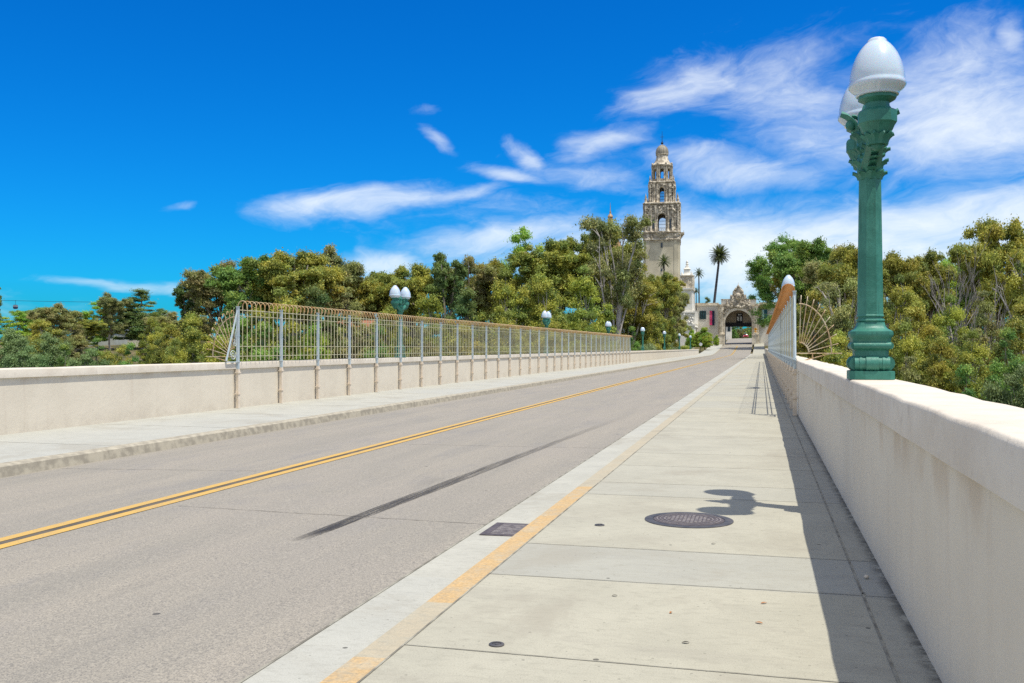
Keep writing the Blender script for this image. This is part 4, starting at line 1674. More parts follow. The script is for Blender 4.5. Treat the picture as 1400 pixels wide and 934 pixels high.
def leaf_mesh(name, centers, normals, sizes, cols, aspect=2.4):
    n = len(centers)
    r = rng.normal(size=(n, 3))
    nn = normals / np.maximum(np.linalg.norm(normals, axis=1, keepdims=True), 1e-6)
    u = np.cross(nn, r)
    u /= np.maximum(np.linalg.norm(u, axis=1, keepdims=True), 1e-6)
    w = np.cross(nn, u)
    s = sizes[:, None]
    a = u * s * .5 * aspect ** .5
    b = w * s * .5 / aspect ** .5
    v = np.empty((n, 4, 3), dtype=np.float32)
    v[:, 0] = centers - a
    v[:, 1] = centers - b * 1.0
    v[:, 2] = centers + a
    v[:, 3] = centers + b * 1.0
    me = bpy.data.meshes.new(name)
    me.vertices.add(4 * n)
    me.vertices.foreach_set('co', v.reshape(-1))
    me.loops.add(4 * n)
    me.loops.foreach_set('vertex_index', np.arange(4 * n, dtype=np.int32))
    me.polygons.add(n)
    me.polygons.foreach_set('loop_start', np.arange(0, 4 * n, 4, dtype=np.int32))
    me.polygons.foreach_set('loop_total', np.full(n, 4, dtype=np.int32))
    ca = me.attributes.new('leafcol', 'FLOAT_COLOR', 'FACE')
    c4 = np.ones((n, 4), dtype=np.float32)
    c4[:, :3] = cols
    ca.data.foreach_set('color', c4.reshape(-1))
    me.materials.append(M['leaf'])
    me.update(calc_edges=True)
    me.validate()
    return me


def clump_leaves(c, rx, rzv, n, size, pal, acc):
    """leaves spread through an ellipsoid, denser at its rim and top"""
    n = int(n * LEAFMUL)
    p = rng.normal(size=(n, 3)) * .46
    p[:, 2] = np.where(p[:, 2] < -.3, -.3 + (p[:, 2] + .3) * .45, p[:, 2])
    d = p / np.maximum(np.linalg.norm(p, axis=1, keepdims=True), 1e-6)
    lump = 1.0 + .25 * np.sin(d[:, 0] * 5 + c[0] * 3) * np.cos(d[:, 1] * 6 + c[1] * 2)
    p = p * lump[:, None] * np.array([rx, rx, rzv]) * 1.15 + np.array(c)
    nm = d * .55 + rng.normal(size=(n, 3)) * .6 + np.array([0, 0, .6])
    base = np.array(pal[rng.integers(len(pal))])
    base = base * rng.uniform(.72, 1.28)
    col = base[None, :] * (1 + rng.normal(size=(n, 1)) * .18)
    alt = np.array(pal[rng.integers(len(pal))])
    mix = (rng.random((n, 1)) < .25)
    col = np.where(mix, alt[None, :] * (1 + rng.normal(size=(n, 1)) * .16), col)
    acc[0].append(p)
    acc[1].append(nm)
    acc[2].append(size * LEAFSZ * rng.uniform(.55, 1.4, n))
    acc[3].append(np.clip(col, .01, .6))


def make_tree(kind, seed, pal, H=20.0, W=10.0, style='gum', bark='bark', leaf=.34, dens=1.0, hi=False):
    """returns (trunk mesh, crown mesh or None); total height H, crown width W"""
    global rng
    rng = np.random.default_rng(seed)
    rnd = random.Random(seed)
    tb = MB()
    acc = ([], [], [], [])
    P = PAL[pal]
    R = W / 2
    lean = Vector((rnd.uniform(-.06, .06), rnd.uniform(-.06, .06), 1))

    def limb(p0, p1, r0, r1, sag=.0, n=5):
        p0, p1 = Vector(p0), Vector(p1)
        pts, rr = [], []
        L = (p1 - p0).length
        off = Vector((rnd.uniform(-1, 1), rnd.uniform(-1, 1), rnd.uniform(-.3, .3))) * L * .09
        for i in range(n + 1):
            t = i / n
            pts.append(p0.lerp(p1, t) + off * math.sin(PI * t) + Vector((0, 0, sag * L * math.sin(PI * t))))
            rr.append(r0 + (r1 - r0) * t)
        tb.tube(pts, rr, 6, False)
        return pts

    if style == 'gum':
        zf = H * (rnd.uniform(.30, .40) if not hi else .34)
        top = Vector((lean.x * zf, lean.y * zf, zf))
        limb((0, 0, -1.2), top, H * .022, H * .016)
        nl = rnd.randint(6, 8)
        for i in range(nl):
            q = 2 * PI * i / nl + rnd.uniform(-.4, .4)
            rr = R * rnd.uniform(.30, .85) if i else 0
            tip = top + Vector((math.cos(q) * rr, math.sin(q) * rr, (H - zf) * rnd.uniform(.45, .86) if i else (H - zf) * .88))
            pts = limb(top, tip, H * .011, H * .004, .08)
            nb = rnd.randint(5, 7)
            for j in range(nb):
                k = rnd.choice((2, 3, 4, 5))
                b0 = pts[k]
                qq = q + rnd.uniform(-1.3, 1.3)
                ext = R * rnd.uniform(.16, .42)
                b1 = b0 + Vector((math.cos(qq) * ext, math.sin(qq) * ext, rnd.uniform(-.04, .16) * H))
                rad = math.hypot(b1.x, b1.y)
                if rad > R * .95:
                    b1.x *= R * .95 / rad
                    b1.y *= R * .95 / rad
                b1.z = min(b1.z, H * .93 - .25 * (min(rad, R) / R) ** 2 * H * .5)
                limb(b0, b1, H * .004, H * .0015, .05, 4)
                for pf in range(rnd.randint(4, 6)):
                    cr = R * rnd.uniform(.09, .17)
                    cc = b1 + Vector((rnd.gauss(0, 1), rnd.gauss(0, 1), rnd.gauss(0, .6))) * R * .13
                    nlv = int(190 * dens * (cr / .7) ** 1.7 * (.34 / leaf) ** 2)
                    clump_leaves(cc, cr, cr * rnd.uniform(.55, .85), nlv, leaf, P, acc)
                mid = b0.lerp(b1, .55)
                cr = R * .15
                clump_leaves((mid.x, mid.y, mid.z - .1), cr, cr * .6, int(110 * dens), leaf, P, acc)
        # lower, looser clumps
        for i in range(10 if hi else int(16 * dens)):
            q = rnd.uniform(0, 2 * PI)
            rr = R * rnd.uniform(.35, .9)
            c = Vector((math.cos(q) * rr, math.sin(q) * rr, zf * rnd.uniform(.75, 1.35)))
            limb(top * .8, c, H * .005, H * .0012, .1, 4)
            for pf in range(3):
                cr = R * rnd.uniform(.11, .19)
                cc = c + Vector((rnd.gauss(0, 1), rnd.gauss(0, 1), rnd.gauss(0, 1))) * R * .14
                clump_leaves(cc, cr, cr * .7, int(180 * dens), leaf, P, acc)
        for i in range(5):
            q = rnd.uniform(0, 2 * PI)
            p0 = top + Vector((0, 0, rnd.uniform(0, .2) * H))
            p1 = p0 + Vector((math.cos(q), math.sin(q), 0)) * R * rnd.uniform(.6, 1.02) + Vector((0, 0, H * rnd.uniform(.12, .36)))
            p1.z = min(p1.z, H * .97)
            pp = limb(p0, p1, H * .005, H * .0012, .05, 5)
            for k in (2, 3, 4):
                limb(pp[k], pp[k] + Vector((rnd.uniform(-1, 1), rnd.uniform(-1, 1), rnd.uniform(.3, 1.2))) * R * .2, H * .002, H * .0006, 0, 3)
    elif style in ('bush', 'dense'):
        zf = H * .20
        limb((0, 0, -1.2), (lean.x * zf, lean.y * zf, zf), H * .022, H * .017)
        lobes = [(0.0, 0.0, R * .62, H)]
        for i in range(5 if style == 'bush' else 4):
            q = 2 * PI * i / 5 + rnd.uniform(-.4, .4)
            lr = R * rnd.uniform(.34, .50)
            dist = R - lr * rnd.uniform(.8, 1.05)
            lobes.append((math.cos(q) * dist, math.sin(q) * dist, lr, H * rnd.uniform(.55, .90)))
        low = H * (.06 if style == 'bush' else .16)
        for (lx, ly, lr, lh) in lobes:
            nc = int(15 + 24 * lr / R * (lh / H))
            l0 = (lean.x * zf, lean.y * zf, zf)
            stem = limb(l0, (lx * .9, ly * .9, lh * .8), H * .010, H * .003, .05, 5)
            for i in range(nc):
                u = (i + .5) / nc
                q = i * 2.39996 + rnd.uniform(-.4, .4)
                z = low + (lh - low) * (u ** .8) * rnd.uniform(.90, 1.0)
                t = (z - low) / (lh - low)
                prof = math.sin(PI * min(1, .22 + .78 * t)) ** .7
                rr = lr * prof * rnd.uniform(.35, 1.0)
                c = (lx + math.cos(q) * rr, ly + math.sin(q) * rr, z)
                if i % 2 == 0:
                    b = stem[rnd.choice((2, 3, 4))]
                    limb(b, c, H * .0038, H * .0011, .05, 3)
                    if rnd.random() < .4:
                        e = Vector(c) + Vector((math.cos(q) * lr * .25, math.sin(q) * lr * .25, rnd.uniform(.0, .05) * H))
                        limb(c, e, H * .0012, H * .0005, 0, 2)
                cr = R * rnd.uniform(.10, .21)
                clump_leaves(c, cr, cr * rnd.uniform(.45, .75), int(250 * dens * (cr / 1.0) ** 1.8 * (.34 / leaf) ** 2), leaf, P, acc)
    elif style == 'sparse':
        # many pale bare limbs with thin sprays near their ends
        zf = H * .25
        top = Vector((lean.x * zf, lean.y * zf, zf))
        limb((0, 0, -1.2), top, H * .020, H * .015)
        for i in range(9):
            q = 2 * PI * i / 9 + rnd.uniform(-.3, .3)
            rr = R * rnd.uniform(.25, .85)
            tip = top + Vector((math.cos(q) * rr, math.sin(q) * rr, (H - zf) * rnd.uniform(.6, .96)))
            pts = limb(top, tip, H * .010, H * .0035, .04, 6)
            for j in range(8):
                b0 = pts[rnd.choice((2, 3, 4, 5, 6))]
                qq = q + rnd.uniform(-1.2, 1.2)
                ext = R * rnd.uniform(.12, .36)
                b1 = b0 + Vector((math.cos(qq) * ext, math.sin(qq) * ext, rnd.uniform(.02, .17) * H))
                b1.z = min(b1.z, H * .95)
                limb(b0, b1, H * .0042, H * .0012, 0, 4)
                for s in range(2):
                    b2 = b1 + Vector((rnd.uniform(-1, 1), rnd.uniform(-1, 1), rnd.uniform(0, 1))) * R * .16
                    b2.z = min(b2.z, H * .97)
                    limb(b1, b2, H * .0016, H * .0006, 0, 2)
                if rnd.random() < .8 * dens:
                    cr = R * rnd.uniform(.12, .22)
                    clump_leaves(b1, cr, cr * .65, int(260 * dens * (cr / 1.0) ** 1.5), leaf, P, acc)
    elif style == 'dead':
        limb((0, 0, -1.2), (0, 0, H * .42), H * .019, H * .013)
        def rec(p, dvec, L, r, lev):
            q = p + dvec * L
            limb(p, q, r, r * .55, 0, 4)
            if lev:
                for _ in range(3 if lev > 1 else 4):
                    nd = (dvec + Vector((rnd.uniform(-.6, .6), rnd.uniform(-.6, .6), rnd.uniform(-.05, .4)))).normalized()
                    rec(p.lerp(q, rnd.uniform(.45, 1)), nd, L * rnd.uniform(.5, .75), r * .5, lev - 1)
        for i in range(5):
            q = 2 * PI * i / 5
            rec(Vector((0, 0, H * rnd.uniform(.3, .42))), Vector((math.cos(q) * .35, math.sin(q) * .35, 1)).normalized(), H * .30, H * .008, 3)
        zm = max(v[2] for v in tb.v)
        tb.v = [(x, y, z * H / zm if z > 0 else z) for x, y, z in tb.v]
    elif style == 'shrub':
        for i in range(9):
            q = rnd.uniform(0, 2 * PI)
            rr = R * rnd.uniform(.2, .75)
            limb((0, 0, -.4), (math.cos(q) * rr, math.sin(q) * rr, H * rnd.uniform(.5, .85)), H * .02, H * .005, .08, 4)
        for i in range(26):
            q = i * 2.39996
            u = (i + .5) / 26
            rr = R * (u ** .5) * .85
            c = (math.cos(q) * rr, math.sin(q) * rr, H * (.72 - .55 * u * u) * rnd.uniform(.8, 1.1))
            cr = R * rnd.uniform(.22, .34)
            clump_leaves(c, cr, cr * .8, int(300 * dens), leaf, P, acc)
    tm = tb.mesh('trunk', M[bark], 60)
    cm = None
    if acc[0]:
        ctr = np.concatenate(acc[0])
        ctr[:, 2] = np.where(ctr[:, 2] > H, H - (ctr[:, 2] - H) * .3, ctr[:, 2])
        cm = leaf_mesh('crown', ctr, np.concatenate(acc[1]), np.concatenate(acc[2]), np.concatenate(acc[3]))
    return tm, cm, H, W


PROTO = {}


def proto(key):
    if key in PROTO:
        return PROTO[key]
    specs = {
        'gumA': dict(seed=1, pal='olive', style='gum'),
        'gumB': dict(seed=2, pal='olive', style='gum', W=11),
        'gumC': dict(seed=3, pal='green', style='gum', W=11),
        'gumD': dict(seed=4, pal='dark', style='gum', W=8, dens=.75),
        'gumN': dict(seed=31, pal='olive', style='gum', W=6.5),
        'gumH': dict(seed=23, pal='green', style='gum', W=12, hi=True, dens=.5),
        'gumE': dict(seed=5, pal='brown', style='gum', W=11, dens=.9),
        'bushA': dict(seed=6, pal='olive', style='bush', W=12, bark='bark_white'),
        'bushB': dict(seed=7, pal='yellow', style='bush', W=12, bark='bark_white'),
        'bushC': dict(seed=8, pal='green', style='bush', W=12),
        'bushD': dict(seed=9, pal='brown', style='bush', W=11),
        'bushE': dict(seed=10, pal='sage', style='bush', W=12),
        'denseA': dict(seed=11, pal='bright', style='dense', W=12),
        'denseB': dict(seed=12, pal='dark', style='dense', W=11),
        'sparseA': dict(seed=13, pal='brown', style='sparse', W=12, bark='bark_white'),
        'sparseB': dict(seed=14, pal='olive', style='sparse', W=11, bark='bark_white', dens=1.1),
        'dead': dict(seed=15, pal='brown', style='dead', W=8, bark='bark_dead'),
        'shrub': dict(seed=16, pal='grey', style='shrub', H=5.0, W=7.0, bark='bark', leaf=.26),
        'shrubY': dict(seed=17, pal='yellow', style='shrub', H=5.0, W=6.5, bark='bark', leaf=.26),
        'street': dict(seed=18, pal='bright', style='dense', H=6.0, W=6.0, bark='bark_dark', leaf=.24, dens=1.6),
    }
    s = dict(specs[key])
    PROTO[key] = make_tree(key, **s)
    return PROTO[key]


TREE_N = [0]


def tree(key, px, py, d, wpx, label, group=None, ground=None, name='gum_tree', cat='tree', rot=None, free=False):
    tm, cm, H, W = proto(key)
    low = not key.startswith('gum')
    if not free:
        # step back along the sight line until the crown stands clear of the bridge walls
        for _ in range(400):
            x, y = at(px, d)
            zg = (land(x, y) if ground is None else ground) - .1
            r = max(wpx * d / F / 2, .5 * .62 * (zat(py, d) - zg) * W / H) * (1.0 if low else .7)
            if x > -7 and x - r < 1.6 and d < 270:
                d += 1.5
            elif x <= -7 and x + r > -15.7 and d < 270:
                d += 1.5
            else:
                break
    x, y = at(px, d)
    zg = (land(x, y) if ground is None else ground) - .1
    h = zat(py, d) - zg
    w = wpx * d / F
    TREE_N[0] += 1
    r = random.Random(TREE_N[0] * 77)
    root = empty(name, (x, y, zg), label, cat, group)
    root.rotation_euler = (0, 0, r.uniform(0, 2 * PI) if rot is None else rot)
    sz = h / H
    sxy = max(w / W, .62 * sz)
    root.scale = (sxy, sxy, sz)
    link('trunk', tm, root)
    if cm:
        link('crown', cm, root)
    return root


GL = 'gum trees beyond the long left fence'
GR = 'trees in the canyon right of the bridge'
GF = 'far trees on the left across the canyon'
T = [
    # left mass, back row -------------------------------------------------
    ('gumD', 262, 376, 172, 42, 'thin dark gum at the left end of the big tree mass', GL),
    ('gumE', 298, 352, 168, 84, 'brownish gum above the fan end of the left fence', GL),
    ('gumC', 350, 345, 152, 92, 'green gum rising above the first bays of the left fence', GL),
    ('gumB', 402, 337, 152, 104, 'broad olive gum with the highest crown left of the twin lamp', GL),
    ('gumE', 448, 333, 160, 92, 'tall brownish gum with tufted top, right of the broad olive gum', GL),
    ('gumA', 482, 368, 166, 66, 'low olive gum in the dip left of the twin lamp', GL),
    ('gumA', 522, 366, 172, 62, 'umbrella shaped gum just above the twin lamp globes', GL),
    ('gumB', 562, 357, 166, 76, 'arching olive gum right of the twin lamp globes', GL),
    ('gumD', 608, 335, 160, 50, 'slim dark gum with a small raised top tuft', GL),
    ('gumE', 642, 345, 166, 80, 'grey brown gum right of the slim dark gum', GL),
    ('gumB', 676, 350, 166, 62, 'olive gum filling the saddle in the left skyline', GL),
    ('denseA', 714, 309, 168, 66, 'bright green rounded treetop highest in the middle left skyline', GL),
    ('gumA', 752, 321, 162, 92, 'olive gum right of the bright green treetop', GL),
    ('gumB', 795, 317, 168, 80, 'olive gum left of the orange dome tip', GL),
    ('gumB', 830, 300, 166, 66, 'olive crown directly under the orange dome tip', GL),
    ('sparseA', 840, 296, 150, 96, 'tall gum with bare white limbs beside the tower', GL),
    ('gumA', 876, 366, 172, 44, 'olive gum in front of the tower shaft', GL),
    ('gumA', 906, 368, 182, 44, 'olive gum covering the foot of the tower', GL),
    ('gumN', 912, 369, 232, 40, 'slim olive gum covering the middle of the tower foot', GL),
    ('gumN', 928, 388, 236, 26, 'slim olive gum between the tower foot and the white church', GL),
    ('gumE', 921, 388, 200, 26, 'brownish gum at right end of the left tree mass by the church', GL),
    # left mass, middle row -------------------------------------------------
    ('bushA', 262, 418, 118, 84, 'olive bushy tree behind the fan end of the left fence', GL),
    ('bushC', 318, 398, 112, 92, 'green bushy tree over the first fence bay', GL),
    ('bushB', 385, 392, 102, 104, 'yellow green bushy tree over the third fence bay', GL),
    ('denseB', 432, 388, 116, 88, 'dark green dense tree left of the gap over the fence', GL),
    ('bushD', 478, 400, 116, 74, 'brown tinged bushy tree left of the first twin lamp', GL),
    ('bushA', 530, 408, 122, 74, 'olive bushy tree directly behind the first twin lamp', GL),
    ('bushB', 588, 388, 122, 80, 'yellow tinged bushy tree right of the first twin lamp', GL),
    ('denseB', 640, 392, 130, 78, 'dark shadowy tree midway between the first two twin lamps', GL),
    ('bushB', 690, 366, 128, 84, 'yellow olive tree below the bright green treetop', GL),
    ('bushA', 742, 360, 128, 92, 'large olive tree above the second twin lamp', GL),
    ('bushB', 798, 362, 130, 92, 'golden olive tree left of the white limbed gum', GL),
    ('sparseB', 860, 372, 128, 96, 'leaning pale trunked gum behind the fence far end', GL),
    ('bushA', 880, 388, 160, 60, 'olive bushy tree right of the white limbed gum', GL),
    # left mass, low row -----------------------------------------------------
    ('bushB', 300, 446, 86, 84, 'low yellowish tree seen behind the first fence bars', GL),
    ('bushC', 362, 440, 82, 92, 'low green tree behind the second fence bay', GL),
    ('denseA', 432, 440, 92, 62, 'rounded bright bush seen through the fence left of the twin lamp', GL),
    ('bushC', 518, 446, 92, 80, 'low green tree seen through bars around the first twin lamp', GL),
    ('bushD', 575, 436, 104, 84, 'low brown tree seen through the fence past the first twin lamp', GL),
    ('bushA', 632, 430, 106, 84, 'low olive tree midway along the left fence', GL),
    ('bushB', 694, 424, 112, 84, 'low yellow olive tree left of the second twin lamp', GL),
    ('bushA', 752, 424, 116, 84, 'low olive tree behind the second twin lamp', GL),
    ('bushB', 806, 426, 120, 76, 'low golden tree left of the third twin lamp', GL),
    ('bushB', 896, 424, 150, 50, 'rounded golden bush tree past the fence end', GL),
    ('bushC', 864, 446, 128, 40, 'small dark green bush at the end post of the left fence', GL),
    # left far ------------------------------------------------------------
    ('gumD', -16, 380, 140, 38, 'dark gum cut by the left picture edge', GF),
    ('denseA', 28, 426, 250, 66, 'bright green rounded tree under the gondola', GF),
    ('gumE', 76, 413, 200, 66, 'tall grey brown gum under the tram cable', GF),
    ('bushD', 96, 426, 210, 46, 'brown bushy tree left of the long low building', GF),
    ('denseA', 134, 410, 300, 50, 'small bright green tree above the long low building', GF),
    ('gumE', 152, 398, 290, 40, 'grey gum left of the dark skyline crown', GF),
    ('denseB', 194, 394, 300, 76, 'broad dark grey green crown above the pale green block', GF),
    ('gumE', 230, 424, 190, 52, 'brownish gum right of the pale green block', GF),
    ('bushE', 14, 446, 120, 86, 'sage green bushy tree low at the left picture edge', GF),
    ('bushE', 66, 452, 112, 76, 'second sage bushy tree above the left wall, beside the brown one', GF),
    ('bushD', 90, 452, 128, 38, 'brownish tree in front of the long low building', GF),
    ('bushA', 166, 464, 128, 40, 'olive tree below the long low building roof', GF),
    ('bushB', 210, 426, 160, 42, 'yellow olive tree in front of the pale green block', GF),
    ('bushA', 232, 434, 132, 66, 'olive tree left of the fence fan, over the wall', GF),
    ('bushC', 132, 462, 150, 60, 'green tree right below the long low building', GF),
    ('bushA', 58, 430, 170, 70, 'olive tree under the tram cable left of the brown gum', GF),
    ('bushA', 148, 472, 112, 60, 'olive bush just over the left wall below the long low building', GF),
    ('bushB', 216, 446, 142, 60, 'yellow olive tree below the pale green block', GF),
    ('bushE', 36, 470, 100, 72, 'sage bush just over the wall near the left picture edge', GF),
    ('bushC', 88, 470, 104, 62, 'green bush just over the left wall, third from the edge', GF),
    ('gumA', 116, 434, 250, 44, 'olive gum left end of the long low building', GF),
    ('gumC', 52, 418, 290, 50, 'green gum on the skyline right of the gondola', GF),
    ('bushC', 178, 468, 100, 66, 'low green tree over the wall left of the fan', GF),
    ('bushE', 122, 474, 96, 66, 'low grey green tree just over the left wall', GF),
    ('bushB', 240, 462, 92, 56, 'low yellow tree just left of the fence fan', GF),
    # right, back row ------------------------------------------------------
    ('gumB', 1094, 345, 170, 40, 'slender olive gum right beside the right fence lamp globe', GR),
    ('gumC', 1106, 321, 142, 84, 'green gum above the right fence lamp globe', GR),
    ('gumE', 1146, 331, 134, 62, 'brownish gum left of the big lamp post', GR),
    ('gumB', 1172, 328, 128, 62, 'olive gum right behind the big lamp post', GR),
    ('gumB', 1222, 340, 122, 76, 'olive gum just right of the big lamp post', GR),
    ('gumA', 1266, 335, 130, 72, 'flat topped olive gum left of the bare dead tree', GR),
    ('denseA', 1298, 350, 152, 84, 'bright green dense tree behind the bare dead tree', GR),
    ('gumC', 1335, 338, 150, 66, 'green gum between the dead tree and the tallest right gum', GR),
    ('gumB', 1366, 291, 112, 90, 'tallest right gum with pale limbs near the picture edge', GR),
    ('sparseB', 1408, 318, 100, 70, 'gum with pale limbs cut by the right picture edge', GR),
    ('dead', 1307, 317, 104, 42, 'bare dead grey tree right of the lamp post', GR),
    ('dead', 1346, 372, 92, 42, 'smaller bare grey tree before the tallest right gum', GR),
    # right, middle row ------------------------------------------------------
    ('bushD', 1084, 385, 130, 44, 'brownish tree behind the right fence top', GR),
    ('bushA', 1118, 376, 100, 86, 'olive tree behind the right fence fan', GR),
    ('sparseA', 1160, 380, 92, 74, 'brown twiggy tree left of the lamp shaft', GR),
    ('sparseB', 1220, 372, 92, 78, 'pale limbed tree right of the lamp shaft', GR),
    ('bushA', 1250, 398, 82, 84, 'olive tree two crowns right of the lamp shaft', GR),
    ('bushB', 1300, 402, 84, 80, 'golden olive tree below the bare dead tree', GR),
    ('bushD', 1345, 398, 80, 80, 'brown tree below the tallest right gum', GR),
    ('bushA', 1398, 392, 76, 80, 'olive tree against the right picture edge', GR),
    # right, low row -------------------------------------------------------
    ('bushB', 1096, 432, 78, 80, 'yellowish low tree behind the rods of the right fan', GR),
    ('bushA', 1146, 440, 70, 84, 'low olive tree left of the lamp base', GR),
    ('bushD', 1196, 448, 62, 84, 'low brown tree behind the lamp base', GR),
    ('bushB', 1240, 440, 60, 84, 'low golden tree just right of the lamp base', GR),
    ('bushA', 1284, 446, 58, 88, 'low olive tree over the right wall, second from the lamp base', GR),
    ('bushB', 1330, 450, 56, 86, 'low golden tree over the right wall, third from the lamp base', GR),
    ('bushC', 1378, 448, 52, 92, 'low green tree over the right wall by the picture edge', GR),
    ('bushE', 1392, 494, 40, 84, 'sage green bush just over the wall at the right picture edge', GR),
    ('bushC', 1318, 498, 42, 84, 'green bush just over the right wall', GR),
    ('bushD', 1244, 488, 46, 70, 'brown bush just over the wall near the lamp base', GR),
]
for t in T:
    tree(*t)
tree('gumH', 1072, 319, 262, 88, 'open green gum leaning over the bridge end beside the gate', GR, free=True)

# shrubs and small trees near the end of the bridge
tree('shrub', 912, 461, 168, 40, 'grey feathery shrub beyond the left wall past the fence', None, -1.5, 'shrub', 'shrub')
tree('shrub', 884, 467, 150, 30, 'small grey shrub by the first lamp past the fence', None, -2.0, 'shrub', 'shrub')
tree('shrubY', 935, 471, 205, 26, 'small green shrub by the farthest lamp', None, -.5, 'shrub', 'shrub')
tree('street', 963, 447, 262, 30, 'small bright green street tree beside the road before the gate', None, rz(262) - .1, 'street_tree', 'tree', free=True)
tree('street', 946, 450, 268, 18, 'smaller yellow green street tree left of the bright one', None, rz(262) - .1, 'street_tree', 'tree', free=True)
tree('street', 980, 458, 285, 10, 'tiny shrub at the foot of the left arch column', None, rz(285) - .1, 'shrub', 'shrub', free=True)
tree('bushC', 1004, 447, 400, 12, 'dark tree seen through the arch, left', 'trees beyond the arch', None, 'tree', free=True)
tree('bushD', 1013, 445, 430, 14, 'brown tree seen through the arch, middle', 'trees beyond the arch', None, 'tree', free=True)
tree('bushC', 1023, 449, 440, 10, 'green tree seen through the arch, right', 'trees beyond the arch', None, 'tree', free=True)
tree('denseB', 1009, 440, 480, 30, 'dark tree farthest beyond the arch', 'trees beyond the arch', None, 'tree', free=True)
tree('bushA', 1030, 440, 470, 26, 'olive tree farthest beyond the arch, right', 'trees beyond the arch', None, 'tree', free=True)
tree('denseB', 967, 405, 330, 12, 'small round tree above the gate roof beside the tall palm', None, None, 'tree', 'tree', free=True)


def make_palm(name, px_c, py_c, px_b, py_b, d, rpx, label, nf=46, droop=1.0, seed=1):
    rnd = random.Random(seed)
    x, y = at(px_c, d)
    xb, yb = at(px_b, d)
    zc = zat(py_c, d)
    zb = zat(py_b, d)
    # extend the lean down to the ground
    zg = land(xb, yb)
    t = (zg - zc) / (zb - zc)
    xg, yg = x + (xb - x) * t, y + (yb - y) * t
    root = empty(name, (xg, yg, zg), label, 'palm tree', 'palms around the gate')
    tr = MB()
    top = Vector((x - xg, y - yg, zc - zg))
    r = rpx * d / F
    n = 14
    pts, rr = [], []
    for i in range(n + 1):
        s = i / n
        pts.append(top * s + Vector((0, 0, 0)) + Vector((.0, 0, 0)))
        rr.append(r * (.13 - .045 * s))
    pts[0] = pts[0] - Vector((0, 0, .5))
    tr.tube(pts, rr, 9)
    tr.lathe([(r * .10, -r * .35), (r * .17, -r * .12), (r * .12, .05 * r)], 9, tuple(top))
    tr.build('trunk', M['palm_bark'], root, 60)
    C, Nn, S, K = [], [], [], []
    vs, fs, cols = [], [], []
    for k in range(nf):
        q = k * 2.39996 + rnd.uniform(-.2, .2)
        el = math.radians(85 - 125 * ((k + .5) / nf) ** .8)
        L = r * rnd.uniform(.92, 1.08)
        o = Vector((math.cos(q), math.sin(q), 0))
        side = Vector((-math.sin(q), math.cos(q), 0))
        p = top.copy()
        dirv = (o * math.cos(el) + Vector((0, 0, math.sin(el)))).normalized()
        seg = 12
        base = rnd.choice(((.05, .085, .03), (.06, .10, .035), (.08, .105, .04), (.045, .075, .035)))
        for i in range(seg):
            t0 = (i + 1) / seg
            dn = Vector((0, 0, -1)) * (.13 * droop * t0)
            dirv = (dirv + dn).normalized()
            q2 = p + dirv * (L / seg)
            up = side.cross(dirv).normalized()
            wl = r * .26 * math.sin(PI * (.12 + .83 * t0)) ** .7
            for s_ in (-1, 1):
                for jj in range(2):
                    a = p.lerp(q2, jj * .5)
                    tip = a + (side * s_ * .85 + dirv * .55 - Vector((0, 0, 1)) * .28 * droop).normalized() * wl
                    wv = dirv * (r * .022)
                    o_ = len(vs)
                    vs += [tuple(a - wv), tuple(a + wv), tuple(tip)]
                    fs.append((o_, o_ + 1, o_ + 2))
                    cols.append(base)
            o_ = len(vs)
            wv = side * r * .012
            vs += [tuple(p - wv), tuple(p + wv), tuple(q2 + wv), tuple(q2 - wv)]
            fs.append((o_, o_ + 1, o_ + 2, o_ + 3))
            cols.append((.12, .12, .05))
            p = q2
    me = bpy.data.meshes.new('crown')
    me.from_pydata(vs, [], fs)
    ca = me.attributes.new('leafcol', 'FLOAT_COLOR', 'FACE')
    ca.data.foreach_set('color', np.array([(*c, 1) for c in cols], dtype=np.float32).reshape(-1))
    me.materials.append(M['leaf'])
    link('crown', me, root)
    return root


make_palm('palm_tree', 984, 349, 977, 410, 318, 16.5, 'tall date palm with full round head above the gate', 70, 1.0, 3)
make_palm('palm_tree', 955.5, 374, 956, 412, 300, 9.5, 'smaller slim palm with ragged head beside the tall date palm', 26, 1.3, 5)
make_palm('palm_tree', 908, 358, 908, 420, 262, 12, 'green feathery palm head in front of the tower shaft', 30, 1.1, 8)
make_palm('palm_tree', 952, 398, 952, 420, 292, 6, 'small low palm head above the gate roof', 22, 1.3, 9)


# ivy on the right wing of the gate
def build_ivy():
    global rng
    rng = np.random.default_rng(99)
    acc = ([], [], [], [])
    for (px, py, r) in ((1039, 425, .9), (1040, 431, .8), (1037, 437, .6), (1041, 420, 1.0), (1046, 419, 1.0), (1052, 421, 1.1), (1043, 446, .5), (1036, 418, .7)):
        clump_leaves((gx(px), GY + .5, gz(py)), r, r * 1.1, 260, .22, PAL['green'] + PAL['brown'], acc)
    me = leaf_mesh('ivy', np.concatenate(acc[0]), np.concatenate(acc[1]), np.concatenate(acc[2]), np.concatenate(acc[3]))
    tag(link('ivy', me), 'ivy hanging on the gate wall right of the arch', 'plant')


build_ivy()

# ------------------------------------------------------------------ light, sky, camera
SUN = Vector((1.40, -.57, 4.07)).normalized()
EL = math.asin(SUN.z)
sun = bpy.data.lights.new('sun', 'SUN')
sun.energy = 4.2
sun.angle = math.radians(.53)
sun.color = (1.0, .945, .84)
so = bpy.data.objects.new('sun', sun)
COL.objects.link(so)
so.rotation_euler = (-SUN).to_track_quat('-Z', 'Y').to_euler()
so.location = (20, -10, 60)


